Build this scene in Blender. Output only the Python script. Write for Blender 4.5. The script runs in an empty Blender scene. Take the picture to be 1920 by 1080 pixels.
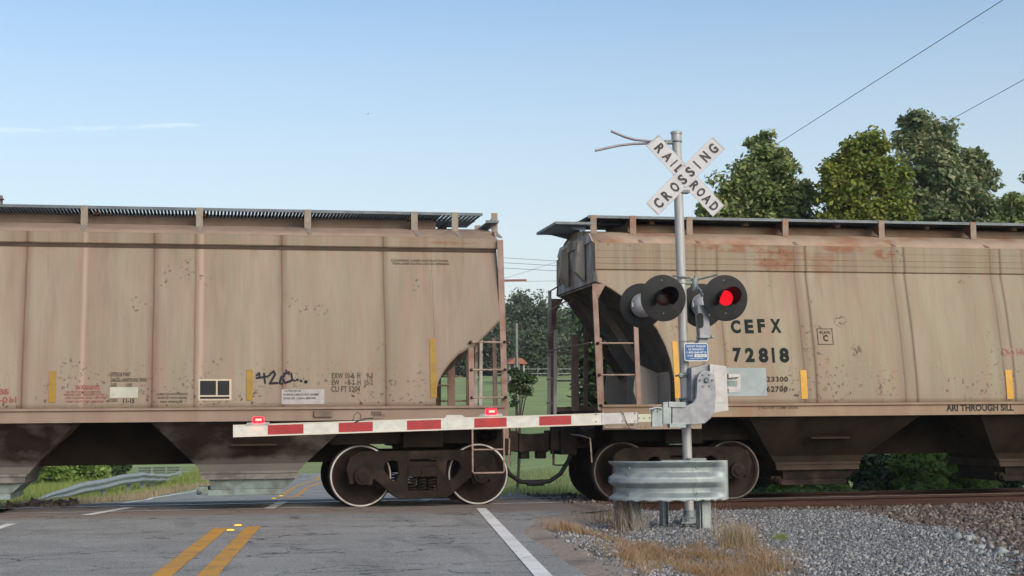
import bpy, bmesh, math, random
import numpy as np
from mathutils import Vector, Matrix
random.seed(7); rng = np.random.default_rng(7)
SC = bpy.context.scene; COL = SC.collection
R = math.radians
# ------------------------------------------------------------------ camera, sky, sun, exposure
F = 2800.0; CAM = np.array([0, 0, 1.24])
YAW = R(11.6); PIT = math.atan(251 / F); ROLL = .0095
fw = np.array([math.sin(YAW) * math.cos(PIT), math.cos(YAW) * math.cos(PIT), math.sin(PIT)])
r0 = np.array([math.cos(YAW), -math.sin(YAW), 0]); u0 = np.cross(r0, fw)
rt = r0 * math.cos(ROLL) - u0 * math.sin(ROLL); up = u0 * math.cos(ROLL) + r0 * math.sin(ROLL)
cd = bpy.data.cameras.new("camera"); cam = bpy.data.objects.new("camera", cd); COL.objects.link(cam)
cd.sensor_width = 36; cd.lens = F / 1920 * 36; cd.clip_start = .1; cd.clip_end = 3000
cam.matrix_world = Matrix(((rt[0], up[0], -fw[0], CAM[0]), (rt[1], up[1], -fw[1], CAM[1]), (rt[2], up[2], -fw[2], CAM[2]), (0, 0, 0, 1)))
SC.camera = cam
SC.view_settings.view_transform = 'Standard'; SC.view_settings.look = 'None'; SC.view_settings.gamma = 1
SC.view_settings.exposure = EXPO = 1.78
SKYSAT = .98; SKYTINT = (.885, .965, .965)
SUN_AZ, SUN_EL = R(155), R(29)          # azimuth from +Y towards +X
world = bpy.data.worlds.new("World"); SC.world = world; world.use_nodes = True
sd = bpy.data.lights.new("sun", 'SUN'); sun = bpy.data.objects.new("sun", sd); COL.objects.link(sun)
sd.energy = .72; sd.angle = R(40); sd.color = (1, .86, .70)
sdir = Vector((math.sin(SUN_AZ) * math.cos(SUN_EL), math.cos(SUN_AZ) * math.cos(SUN_EL), math.sin(SUN_EL)))
sun.rotation_euler = sdir.to_track_quat('Z', 'Y').to_euler()

def ray(px, py): return fw + rt * (px - 960) / F + up * (540 - py) / F
def PY(px, py, Y): d = ray(px, py); return CAM + d * Y / d[1]
def PZ(px, py, z=0.): d = ray(px, py); return CAM + d * (z - CAM[2]) / d[2]

# ------------------------------------------------------------------ node helpers
def nd(nt, t, **k):
    n = nt.nodes.new('ShaderNode' + t)
    for a, v in k.items(): setattr(n, a, v)
    return n
def put(nt, sock, v):
    if isinstance(v, bpy.types.NodeSocket): nt.links.new(v, sock)
    elif v is not None:
        if hasattr(sock, 'default_value'):
            try: sock.default_value = v
            except Exception: sock.default_value = (*v, 1) if len(v) == 3 else v
def ma(nt, op, a, b=None, c=None, clamp=False):
    n = nd(nt, 'Math', operation=op, use_clamp=clamp)
    put(nt, n.inputs[0], a); put(nt, n.inputs[1], b); put(nt, n.inputs[2], c)
    return n.outputs[0]
def mix(nt, f, a, b, bt='MIX'):
    n = nd(nt, 'Mix', data_type='RGBA', blend_type=bt)
    put(nt, n.inputs[0], f)
    for s, v in ((n.inputs[6], a), (n.inputs[7], b)): put(nt, s, (*v, 1) if isinstance(v, tuple) and len(v) == 3 else v)
    return n.outputs[2]
def ramp(nt, f, a, b, lo=0., hi=1.):
    n = nd(nt, 'MapRange', clamp=True); put(nt, n.inputs[0], f); put(nt, n.inputs[1], a); put(nt, n.inputs[2], b); put(nt, n.inputs[3], lo); put(nt, n.inputs[4], hi)
    return n.outputs[0]
def noise(nt, co, scale, detail=4, sc3=None, rough=.55):
    if sc3:
        m = nd(nt, 'Mapping'); put(nt, m.inputs['Vector'], co); m.inputs['Scale'].default_value = sc3; co = m.outputs[0]
    n = nd(nt, 'TexNoise'); put(nt, n.inputs['Vector'], co); n.inputs['Scale'].default_value = scale; n.inputs['Detail'].default_value = detail; n.inputs['Roughness'].default_value = rough
    return n.outputs[0]
def sepz(nt, co):
    s = nd(nt, 'SeparateXYZ'); put(nt, s.inputs[0], co); return s.outputs
def newmat(name):
    m = bpy.data.materials.new(name); m.use_nodes = True; nt = m.node_tree
    return m, nt, nt.nodes['Principled BSDF'], nd(nt, 'TexCoord').outputs['Object']
def mat(name, a, b=None, rough=.7, metal=0., scale=6., lo=.4, hi=.62, sc3=None, bump=0., bscale=40., c=None, cscale=1.2, emit=None, es=0., spec=None):
    m, nt, P, co = newmat(name)
    col = a if b is None else mix(nt, ramp(nt, noise(nt, co, scale, 6, sc3), lo, hi), a, b)
    if c: col = mix(nt, ramp(nt, noise(nt, co, cscale, 5), .5, .68), col, c)
    put(nt, P.inputs['Base Color'], (*col, 1) if isinstance(col, tuple) else col)
    P.inputs['Roughness'].default_value = rough; P.inputs['Metallic'].default_value = metal
    if spec is not None: P.inputs['Specular IOR Level'].default_value = spec
    if bump:
        bn = nd(nt, 'Bump'); bn.inputs['Strength'].default_value = bump; bn.inputs['Distance'].default_value = .02
        put(nt, bn.inputs['Height'], noise(nt, co, bscale, 5)); nt.links.new(bn.outputs[0], P.inputs['Normal'])
    if emit: P.inputs['Emission Color'].default_value = (*emit, 1); P.inputs['Emission Strength'].default_value = es
    return m

# world: sky with one thin contrail
nt = world.node_tree; bg = nt.nodes['Background']
sky = nd(nt, 'TexSky', sky_type='NISHITA', sun_disc=False, sun_elevation=SUN_EL, sun_rotation=SUN_AZ, altitude=100, air_density=1.0, dust_density=2.2, ozone_density=1.6)
tc = nd(nt, 'TexCoord').outputs['Generated']; sx = sepz(nt, tc)
az = ma(nt, 'ARCTAN2', sx[0], sx[1]); el = ma(nt, 'ARCSINE', sx[2])
def azel(px, py): d = ray(px, py); d = d / np.linalg.norm(d); return math.atan2(d[0], d[1]), math.asin(d[2])
a1, e1 = azel(0, 245); a2, e2 = azel(420, 232)
mp = nd(nt, 'Mapping'); put(nt, mp.inputs['Vector'], tc); mp.inputs['Scale'].default_value = (14, 14, 60)
wob = noise(nt, mp.outputs[0], 1.6, 6, rough=.65)
line = ma(nt, 'ADD', ma(nt, 'MULTIPLY', ma(nt, 'SUBTRACT', az, a1), (e2 - e1) / (a2 - a1)), e1)
dd = ma(nt, 'ABSOLUTE', ma(nt, 'ADD', ma(nt, 'SUBTRACT', el, line), ma(nt, 'MULTIPLY', ma(nt, 'SUBTRACT', wob, .5), .009)))
wid = ramp(nt, az, a1, a2, .0030, .0012)
m1 = ramp(nt, ma(nt, 'DIVIDE', dd, wid), 0, 1, 1, 0)
m2 = ramp(nt, az, a2 - .01, a2 + .002, 1, 0)
m3 = ramp(nt, noise(nt, mp.outputs[0], 2.6, 5), .38, .6)
msk = ma(nt, 'MULTIPLY', ma(nt, 'MULTIPLY', ma(nt, 'MULTIPLY', m1, m2), m3), .13)
hs = nd(nt, 'HueSaturation'); put(nt, hs.inputs['Color'], sky.outputs[0]); hs.inputs['Saturation'].default_value = SKYSAT
tint = mix(nt, 1., hs.outputs[0], SKYTINT, 'MULTIPLY')
low = ramp(nt, el, .02, .30, .78, 0)
skc = mix(nt, msk, mix(nt, low, tint, (4.45, 4.42, 4.35)), (9.5, 9.6, 9.2))
put(nt, bg.inputs[0], skc); bg.inputs[1].default_value = .055

# ------------------------------------------------------------------ object helpers
def loc_of(o):
    v = np.zeros(3)
    while o is not None: v += np.array(o.location); o = o.parent
    return v
def tag(o, label=None, cat=None, group=None, kind=None):
    if label: o['label'] = label
    if cat: o['category'] = cat
    if group: o['group'] = group
    if kind: o['kind'] = kind
    return o
def thing(name, label, cat, loc, group=None):
    o = bpy.data.objects.new(name, None); COL.objects.link(o); o.location = [float(v) for v in loc]; o.empty_display_size = .2
    return tag(o, label, cat, group)
def link(name, me, m, parent=None):
    if m: me.materials.append(m)
    o = bpy.data.objects.new(name, me); COL.objects.link(o)
    if parent is not None: o.parent = parent
    return o
def fast(name, V, Fc, m, parent=None, loc=None, smooth=False):
    """mesh from numpy arrays in world coordinates"""
    V = np.asarray(V, float)
    o0 = loc_of(parent) if parent is not None else (np.zeros(3) if loc is None else np.array(loc, float))
    V = V - o0; Fc = np.asarray(Fc); k = Fc.shape[1]
    me = bpy.data.meshes.new(name)
    me.vertices.add(len(V)); me.vertices.foreach_set('co', V.astype(np.float32).ravel())
    me.loops.add(Fc.size); me.loops.foreach_set('vertex_index', Fc.astype(np.int32).ravel())
    me.polygons.add(len(Fc)); me.polygons.foreach_set('loop_start', np.arange(0, Fc.size, k, dtype=np.int32))
    me.update(calc_edges=True); me.validate()
    if smooth: me.polygons.foreach_set('use_smooth', np.ones(len(me.polygons), bool))
    o = link(name, me, m, parent)
    if parent is None: o.location = [float(x) for x in o0]
    return o
class MB:
    def __init__(s): s.v = []; s.f = []
    def add(s, vs, fs):
        n = len(s.v); s.v += [tuple(float(c) for c in v) for v in vs]; s.f += [tuple(i + n for i in f) for f in fs]; return s
    def box(s, x0, x1, y0, y1, z0, z1):
        return s.add([(x, y, z) for z in (z0, z1) for y in (y0, y1) for x in (x0, x1)],
                     [(0, 2, 3, 1), (4, 5, 7, 6), (0, 1, 5, 4), (2, 6, 7, 3), (0, 4, 6, 2), (1, 3, 7, 5)])
    def hexa(s, lo, hi):   # two quads (lists of 4 points)
        return s.add(list(lo) + list(hi), [(3, 2, 1, 0), (4, 5, 6, 7), (0, 1, 5, 4), (1, 2, 6, 5), (2, 3, 7, 6), (3, 0, 4, 7)])
    def bar(s, a, b, w, h, upv=(0, 0, 1)):
        a = Vector(a); b = Vector(b); d = (b - a).normalized(); u = Vector(upv); sd_ = d.cross(u)
        if sd_.length < 1e-4: sd_ = d.cross(Vector((1, 0, 0)))
        sd_.normalize(); u = sd_.cross(d).normalized(); q = []
        for p in (a, b): q.append([p + sd_ * (i * w / 2) + u * (j * h / 2) for i, j in ((-1, -1), (1, -1), (1, 1), (-1, 1))])
        return s.hexa(q[0], q[1])
    def tube(s, pts, r, n=8, cap=True):
        pts = [Vector(p) for p in pts]; rr = r if isinstance(r, (list, tuple)) else [r] * len(pts)
        rings = []; prev = None
        for i, p in enumerate(pts):
            d = (pts[min(i + 1, len(pts) - 1)] - pts[max(i - 1, 0)]).normalized()
            if prev is None:
                a = d.orthogonal().normalized()
            else:
                a = (prev - d * prev.dot(d)).normalized()
            prev = a; b = d.cross(a)
            rings.append([p + (a * math.cos(2 * math.pi * k / n) + b * math.sin(2 * math.pi * k / n)) * rr[i] for k in range(n)])
        vs = [v for rg in rings for v in rg]; fs = []
        for i in range(len(pts) - 1):
            for k in range(n): fs.append((i * n + k, i * n + (k + 1) % n, (i + 1) * n + (k + 1) % n, (i + 1) * n + k))
        if cap: fs.append(tuple(range(n))[::-1]); fs.append(tuple((len(pts) - 1) * n + k for k in range(n)))
        return s.add(vs, fs)
    def lathe(s, o, d, prof, n=32, closed=False):
        """prof: (t along d, r)"""
        o = Vector(o); d = Vector(d).normalized(); a = Vector((0, 0, 1)) if abs(d.z) < .9 else Vector((1, 0, 0)); a = (a - d * a.dot(d)).normalized(); b = d.cross(a)
        vs = []; fs = []; m = len(prof)
        for t, r in prof:
            for k in range(n): vs.append(o + d * t + (a * math.cos(2 * math.pi * k / n) + b * math.sin(2 * math.pi * k / n)) * max(r, 1e-4))
        for i in range(m - 1 + (1 if closed else 0)):
            j = (i + 1) % m
            for k in range(n): fs.append((i * n + k, i * n + (k + 1) % n, j * n + (k + 1) % n, j * n + k))
        return s.add(vs, fs)
    def prism(s, poly, axis, a, b):
        """poly 2D; axis 'x': (y,z), 'y': (x,z), 'z': (x,y)"""
        def mk(p, t): return {'x': (t, p[0], p[1]), 'y': (p[0], t, p[1]), 'z': (p[0], p[1], t)}[axis]
        n = len(poly); vs = [mk(p, a) for p in poly] + [mk(p, b) for p in poly]
        return s.add(vs, [tuple(range(n))[::-1], tuple(range(n, 2 * n))] + [(i, (i + 1) % n, n + (i + 1) % n, n + i) for i in range(n)])
    def pieces(s, gap):
        """separate MBs of the far-apart pieces"""
        n = len(s.v); p = list(range(n))
        def fd(i):
            while p[i] != i: p[i] = p[p[i]]; i = p[i]
            return i
        for f in s.f:
            for j in f[1:]: p[fd(j)] = fd(f[0])
        V = np.array(s.v); comp = {}
        for i in range(n): comp.setdefault(fd(i), []).append(i)
        bx = [[V[ix].min(0), V[ix].max(0), list(ix)] for ix in comp.values()]; go = True
        while go:
            go = False
            for i in range(len(bx)):
                for j in range(i + 1, len(bx)):
                    if (bx[i][0] - gap < bx[j][1]).all() and (bx[j][0] - gap < bx[i][1]).all():
                        a, c = bx[i], bx.pop(j); bx[i] = [np.minimum(a[0], c[0]), np.maximum(a[1], c[1]), a[2] + c[2]]; go = True; break
                if go: break
        out = []
        for _, _, ix in bx:
            k = {v: q for q, v in enumerate(ix)}; m = MB(); m.v = [s.v[i] for i in ix]; m.f = [tuple(k[i] for i in f) for f in s.f if f[0] in k]; out.append(m)
        return out
    def build(s, name, m, parent=None, loc=None, smooth=False, bevel=0., label=None, each=None):
        if each is not None:
            return [q.build(name, m, parent, loc, smooth, bevel, label) for q in s.pieces(each)]
        o0 = loc_of(parent) if parent is not None else (np.zeros(3) if loc is None else np.array(loc, float))
        me = bpy.data.meshes.new(name); me.from_pydata([tuple(np.array(v) - o0) for v in s.v], [], s.f)
        bm = bmesh.new(); bm.from_mesh(me); bmesh.ops.recalc_face_normals(bm, faces=bm.faces); bm.to_mesh(me); bm.free()
        if smooth:
            me.polygons.foreach_set('use_smooth', np.ones(len(me.polygons), bool)); me.set_sharp_from_angle(angle=R(38))
        o = link(name, me, m, parent)
        if parent is None: o.location = [float(x) for x in o0]
        if bevel:
            b = o.modifiers.new('bevel', 'BEVEL'); b.width = bevel; b.segments = 2; b.limit_method = 'ANGLE'
        if label: o['label'] = label
        return o
# lettering -------------------------------------------------------------------
_tc = {}
def glyphs(s, bold=.02, space=1.):
    k = (s, bold, space)
    if k in _tc: return _tc[k]
    cu = bpy.data.curves.new('t', 'FONT'); cu.body = s; cu.offset = bold; cu.space_character = space; cu.resolution_u = 3; cu.fill_mode = 'FRONT'
    ob = bpy.data.objects.new('t', cu); me = bpy.data.meshes.new_from_object(ob)
    v = np.zeros(len(me.vertices) * 3); me.vertices.foreach_get('co', v); v = v.reshape(-1, 3)[:, :2]
    fs = [tuple(p.vertices) for p in me.polygons]
    bpy.data.objects.remove(ob); bpy.data.curves.remove(cu); bpy.data.meshes.remove(me)
    mn, mx = v.min(0), v.max(0); v = (v - mn) / (mx - mn)
    _tc[k] = (v, fs); return _tc[k]
def text_on(mb, s, fn, bold=.02, space=1.):
    """fn maps (u,v) in 0..1 to a world point"""
    v, fs = glyphs(s, bold, space); mb.add([fn(a, b) for a, b in v], fs)
def quadfn(a, b, c, d, off=(0, 0, 0)):   # a=bottom left, b=bottom right, c=top right, d=top left
    a, b, c, d = [np.array(q, float) + np.array(off) for q in (a, b, c, d)]
    return lambda u, v: (a * (1 - u) + b * u) * (1 - v) + (d * (1 - u) + c * u) * v

# ------------------------------------------------------------------ materials
M = {}
M['black'] = mat('black_paint', (.008, .009, .011), (.013, .014, .017), .6, scale=9, spec=.25)
M['galv'] = mat('galvanised', (.32, .36, .37), (.23, .27, .285), .5, .3, scale=7, bump=.15, bscale=30)
M['galv_dark'] = mat('galvanised_weathered', (.22, .25, .26), (.13, .15, .16), .55, .4, scale=9, bump=.15)
M['alu'] = mat('mast_aluminium', (.42, .42, .41), (.34, .35, .36), .55, .3, scale=5, sc3=(6, 6, .6))
M['cast'] = mat('cast_grey', (.30, .31, .33), (.22, .23, .26), .55, .2, scale=8, bump=.2, bscale=60)
M['cast_light'] = mat('cast_light', (0.442, 0.433, 0.433), (0.365, 0.357, 0.365), .5, .25, scale=6, bump=.15, bscale=50)
M['sign_white'] = mat('sign_white', (.47, .47, .50), (.41, .41, .44), .5, scale=5)
M['arm_white'] = mat('arm_white', (.55, .55, .50), (.46, .46, .43), .5, scale=9)
M['red'] = mat('arm_red', (0.338, 0.009, 0.016), (0.267, 0.008, 0.013), .45, scale=9)
M['letter'] = mat('letter_black', (.012, .012, .02), (.03, .03, .04), .6, scale=30)
M['blue'] = mat('sign_blue', (.006, .07, .22), (.008, .09, .26), .45, scale=5)
M['white'] = mat('paint_white', (.62, .66, .70), None, .5)
M['redlens_off'] = mat('lens_red_unlit', (.035, .003, .006), (.02, .002, .004), .35, scale=60, spec=.25)
M['redlens_on'] = mat('lens_red_lit', (.16, .0, .004), None, .6, spec=.1, emit=(1, .0, .008), es=.12)
M['led'] = mat('led_lit', (.4, .005, .01), None, .4, spec=.1, emit=(1, .02, .04), es=.9)
M['armlamp'] = mat('arm_lamp_lit', (.3, .0, .0), None, .2, emit=(1, .0, .003), es=9.)
M['armlamp_core'] = mat('arm_lamp_core', (.9, .4, .3), None, .2, emit=(1, .09, .05), es=1.5)
M['rustdark'] = mat('undercarriage', (0.024, 0.018, 0.015), (0.016, 0.012, 0.010), .85, scale=5, bump=.3, c=(.052, .034, .026), cscale=3)
M['darkhop'] = mat('hopper_grime', (.062, .045, .035), (.04, .03, .024), .85, scale=3, bump=.1, c=(.085, .06, .045), cscale=1.5)
M['blackunder'] = mat('underframe_black', (0.011, 0.009, 0.007), (0.018, 0.013, 0.010), .9, scale=4)
M['dust'] = mat('outlet_dusty', (.19, .18, .17), (.11, .10, .095), .85, scale=5, bump=.2)
M['gate_teal'] = mat('outlet_gate_teal', (.22, .28, .275), (.16, .21, .205), .7, scale=8, c=(.11, .11, .10), cscale=2)
M['wheel'] = mat('wheel_brown', (0.027, 0.018, 0.016), (0.018, 0.013, 0.011), .75, scale=7, bump=.2, bscale=25)
M['tread'] = mat('wheel_tread', (.66, .63, .60), (.42, .36, .32), .38, .5, scale=5, lo=.5, hi=.7)
M['railtop'] = mat('rail_head_polished', (.55, .56, .58), (.42, .42, .43), .25, .9, scale=12)
M['rail'] = mat('rail_rust', (0.064, 0.034, 0.026), (0.041, 0.022, 0.019), .8, scale=6, sc3=(.3, 3, 3), bump=.1)
M['tie'] = mat('tie_wood', (.05, .038, .03), (.09, .075, .06), .9, scale=4, sc3=(8, 1, 8), bump=.5)
M['rung'] = mat('rung_steel', (.38, .28, .23), (.26, .18, .14), .6, scale=20, c=(.19, .09, .055), cscale=6)
M['ladder'] = mat('ladder_paint', (0.302, 0.202, 0.162), (0.245, 0.155, 0.122), .7, scale=6, c=(.2, .10, .07), cscale=4)
M['board'] = mat('running_board_steel', (.12, .145, .165), (.085, .10, .12), .5, .5, scale=6)
M['yellow'] = mat('reflector_yellow', (0.561, 0.281, 0.009), (0.476, 0.238, 0.013), .5, scale=14)
M['yellow_dim'] = mat('reflector_yellow_dull', (0.285, 0.167, 0.009), (0.236, 0.136, 0.009), .6, scale=14)
M['patch'] = mat('grey_patch', (.30, .35, .36), (.25, .29, .30), .65, scale=4)
M['wood'] = mat('weathered_wood', (.20, .18, .16), (.12, .105, .095), .9, scale=5, sc3=(10, 10, .7), bump=.4)
M['bark'] = mat('bark', (.05, .04, .032), (.09, .072, .058), .95, scale=6, sc3=(3, 3, .6), bump=.6)
M['wire'] = mat('wire', (.03, .03, .035), None, .6)
M['rubber'] = mat('hose_rubber', (.02, .02, .02), None, .6)

def car_paint(name, a, b, c, seams, lights_, stains, blobs=(), ztop=3.8):
    """paint with rain streaks, rusty weld seams (x,halfwidth,strength), pale ribs, run-off stains below brackets, rust blotches"""
    m, nt, P, co = newmat(name); s = sepz(nt, co); x, z = s[0], s[2]
    n1 = ramp(nt, noise(nt, co, 1.6, 5, (1.3, 1, .12)), .38, .62); n2 = ramp(nt, noise(nt, co, 2.3, 6, (2.4, 1, .07)), .45, .60)
    col = mix(nt, n1, a, b); col = mix(nt, ma(nt, 'MULTIPLY', n2, .75), col, c)
    fine = ramp(nt, noise(nt, co, 9, 5, (5, 1, .12)), .35, .7, -.5, .5)
    col = mix(nt, ramp(nt, fine, -.5, .5, 0, .22), col, (.15, .10, .075))
    runs = ma(nt, 'MULTIPLY', ramp(nt, noise(nt, co, 2.4, 4, (2.2, 1, .06)), .54, .66), ramp(nt, z, 1.9, ztop, .15, 1)); col = mix(nt, ma(nt, 'MULTIPLY', runs, .42), col, (.13, .085, .06))
    pale = ramp(nt, noise(nt, co, 1.7, 4, (1.5, 1, .10)), .52, .70, 0, .3); col = mix(nt, pale, col, (.34, .30, .235))
    # grime haze low on the side
    wz = ma(nt, 'ADD', z, ma(nt, 'MULTIPLY', ma(nt, 'SUBTRACT', noise(nt, co, 2.5, 4), .5), .5))
    col = mix(nt, ramp(nt, wz, 1.45, 1.95, .42, 0), col, (.25, .19, .155))
    wx = ma(nt, 'ADD', x, ma(nt, 'MULTIPLY', ma(nt, 'SUBTRACT', noise(nt, co, 1.2, 3, (.4, 1, 1)), .5), .035))
    rag = ramp(nt, noise(nt, co, 5, 5, (4, 1, .5)), .3, .7, .55, 1.)
    def strip(xs, hw): return ramp(nt, ma(nt, 'ABSOLUTE', ma(nt, 'SUBTRACT', wx, xs)), 0, hw, 1, 0)
    acc = None; bump = None
    for xs, hw, st in seams:
        q = ma(nt, 'MULTIPLY', ma(nt, 'MULTIPLY', strip(xs, hw), rag), st)
        core = ma(nt, 'MULTIPLY', ramp(nt, ma(nt, 'ABSOLUTE', ma(nt, 'SUBTRACT', wx, xs)), .007, .024, 1, 0), .95 * min(1, st + .15)); q = ma(nt, 'MAXIMUM', q, core)
        acc = q if acc is None else ma(nt, 'MAXIMUM', acc, q)
        br = strip(xs, .02); bump = br if bump is None else ma(nt, 'MAXIMUM', bump, br)
    col = mix(nt, acc, col, (.10, .042, .025))
    acc = None
    for xs, hw, st in stains:
        q = ma(nt, 'MULTIPLY', ma(nt, 'MULTIPLY', strip(xs, hw), ramp(nt, z, 2.2, ztop + .1, .15, 1)), ma(nt, 'MULTIPLY', rag, st))
        acc = q if acc is None else ma(nt, 'MAXIMUM', acc, q)
    if acc: col = mix(nt, acc, col, (.19, .115, .07))
    for xs, hw in lights_: col = mix(nt, ma(nt, 'MULTIPLY', strip(xs, hw), .55), col, (.44, .32, .25))
    for bx, bz, rx, rz, st in blobs:
        dx_, dz_ = ma(nt, 'DIVIDE', ma(nt, 'SUBTRACT', x, bx), rx), ma(nt, 'DIVIDE', ma(nt, 'SUBTRACT', z, bz), rz); q = ma(nt, 'ADD', ma(nt, 'MULTIPLY', dx_, dx_), ma(nt, 'MULTIPLY', dz_, dz_))
        if rx < .16:
            q = ma(nt, 'MULTIPLY', ramp(nt, q, .3, 1.6, 1, 0), ramp(nt, noise(nt, co, 21, 4), .50, .56)); col = mix(nt, ma(nt, 'MULTIPLY', q, st), col, (.07, .03, .02)); continue
        q = ma(nt, 'MULTIPLY', ramp(nt, q, .45, 1, 1, 0), ramp(nt, noise(nt, co, 5, 6, (.8, 1, 1.6)), .40, .56)); col = mix(nt, ma(nt, 'MULTIPLY', q, st), col, (.20, .068, .025))
    # rust chips
    sp = ramp(nt, noise(nt, co, 17, 4, rough=.65), .585, .62); zone = ma(nt, 'MULTIPLY', ramp(nt, noise(nt, co, 2.2, 3), .42, .52), ramp(nt, z, 1.75, 2.2, 1, .0))
    rare = ramp(nt, noise(nt, co, 1.1, 2), .615, .64, 0, .85)
    chips = ma(nt, 'MULTIPLY', sp, ma(nt, 'MAXIMUM', zone, rare)); col = mix(nt, ma(nt, 'MULTIPLY', chips, .9), col, (.045, .024, .017))
    put(nt, P.inputs['Base Color'], col); P.inputs['Roughness'].default_value = .62
    bn = nd(nt, 'Bump'); bn.inputs['Strength'].default_value = .35; bn.inputs['Distance'].default_value = .02
    h = ma(nt, 'ADD', ma(nt, 'MULTIPLY', noise(nt, co, 1.3, 2), 1.2), ma(nt, 'MULTIPLY', noise(nt, co, 60, 2), .03))
    if bump: h = ma(nt, 'ADD', h, ma(nt, 'MULTIPLY', bump, .5))
    put(nt, bn.inputs['Height'], h); nt.links.new(bn.outputs[0], P.inputs['Normal'])
    return m

# ------------------------------------------------------------------ terrain
def sm(t): t = np.clip(t, 0, 1); return t * t * (3 - 2 * t)
def rc(y):  # road centre
    y = np.asarray(y, float); return np.where(y < 24, .35 + .102 * (y - 18.6), .90 + .075 * (y - 24) + .0018 * np.clip(y - 30, 0, 30) ** 2 + .108 * np.maximum(y - 60, 0))
def gh(x, y):
    x = np.asarray(x, float); y = np.asarray(y, float)
    d = np.abs(x - rc(y)) - 3.5 - 1.35 * (x > rc(y)) * sm((y - 18.9) / 1.9) * (y < 25)
    near = -.15 * sm(d / 1.3) - .38 * sm((x - 7.9 - .25 * (21.5 - y)) / 2.2) * sm((21.6 - y) / 3.5) - .35 * sm((d - 9) / 8)
    pr = np.interp(y, [24.5, 29.8, 39, 50, 60, 64, 75, 110, 118, 200, 600], [0, -.25, -.62, -.8, -1., -.75, 1.7, 4.6, 5, 7, 9])
    pR = np.interp(y, [27, 38, 50, 60, 75, 110, 118, 200, 600], [-.3, -.72, -.3, .55, 1.95, 4.6, 5, 7, 9]); pL = np.interp(y, [27, 40, 48, 62, 90, 130, 200, 600], [-.28, -.75, -.97, -1.28, -1.55, 2, 7, 9])
    side = np.where(x > rc(y), pR, pL); kk = sm((d - .3) / 4.5); far = pr * (1 - kk) + side * kk - .08 * sm(d / 1.)
    t = sm((y - 24.4) / 2.5)
    und = .03 * np.sin(x * 1.3 + y * .7) * np.sin(y * .9 - x * .4) * sm(d / 2)
    tr = sm((d - .2) / .6) * (np.abs(y - 23.29) < 1.6)     # keep the track bed level
    z = near * (1 - t) + far * t + und * (1 - tr)
    return np.where(tr > .5, -.17, z)
def gmat():
    m, nt, P, co = newmat('ground_soil'); s = sepz(nt, co); y = s[1]
    n = noise(nt, co, 3, 8, rough=.7); f = noise(nt, co, 45, 5, rough=.7); big = noise(nt, co, .12, 5)
    soil = mix(nt, ramp(nt, f, .35, .65), (.13, .105, .09), (.24, .205, .18))
    grass = mix(nt, ramp(nt, noise(nt, co, 1.2, 6, (.4, 1, 1)), .35, .65), (.19, .255, .10), (.26, .33, .14)); grass = mix(nt, ramp(nt, big, .45, .6), grass, (.23, .27, .13)); grass = mix(nt, ramp(nt, noise(nt, co, .55, 6, (.25, 1.2, 1)), .45, .65, 0, .55), grass, (.13, .19, .07))
    k = ramp(nt, ma(nt, 'ADD', y, ma(nt, 'MULTIPLY', n, 1.5)), 25.9, 27.2); col = mix(nt, k, soil, grass)
    put(nt, P.inputs['Base Color'], col); P.inputs['Roughness'].default_value = .95; P.inputs['Specular IOR Level'].default_value = .2
    bn = nd(nt, 'Bump'); bn.inputs['Strength'].default_value = .6; bn.inputs['Distance'].default_value = .03; put(nt, bn.inputs['Height'], f); nt.links.new(bn.outputs[0], P.inputs['Normal'])
    return m
def grid(xs, ys, zf):
    X, Y = np.meshgrid(xs, ys); V = np.stack([X.ravel(), Y.ravel(), zf(X, Y).ravel()], 1); nx, ny = len(xs), len(ys)
    i = np.arange((nx - 1) * (ny - 1)); r_, c_ = i // (nx - 1), i % (nx - 1); a = r_ * nx + c_
    return V, np.stack([a, a + 1, a + 1 + nx, a + nx], 1)
xs = np.concatenate([np.linspace(-900, -30, 14)[:-1], np.linspace(-30, 34, 260), np.linspace(34, 900, 16)[1:]])
def PG(px, py):
    d = ray(px, py); t_ = np.linspace(15, 130, 4600); P_ = CAM + d * t_[:, None]; k = np.argmax(P_[:, 2] < gh(rc(P_[:, 1]), P_[:, 1])); return P_[k]
def PD(px, py, dep): return CAM + ray(px, py) * dep
ys = np.concatenate([np.linspace(-80, 6, 10)[:-1], np.linspace(6, 30, 150), np.linspace(30, 130, 90)[1:], np.linspace(130, 1500, 16)[1:]])
def ghr(x, y):   # drop under the road sheet so only one surface is there
    d = np.abs(x - rc(y)) - np.where((y > 19.5) & (y < 25), 4.6, np.where(y < 19.6, 3.85, 3.3)); return gh(x, y) - .06 * (d < 0) * (y < 63)
V, Fc = grid(xs, ys, ghr); tag(fast('ground', V, Fc, gmat(), smooth=True), kind='structure')

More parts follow.
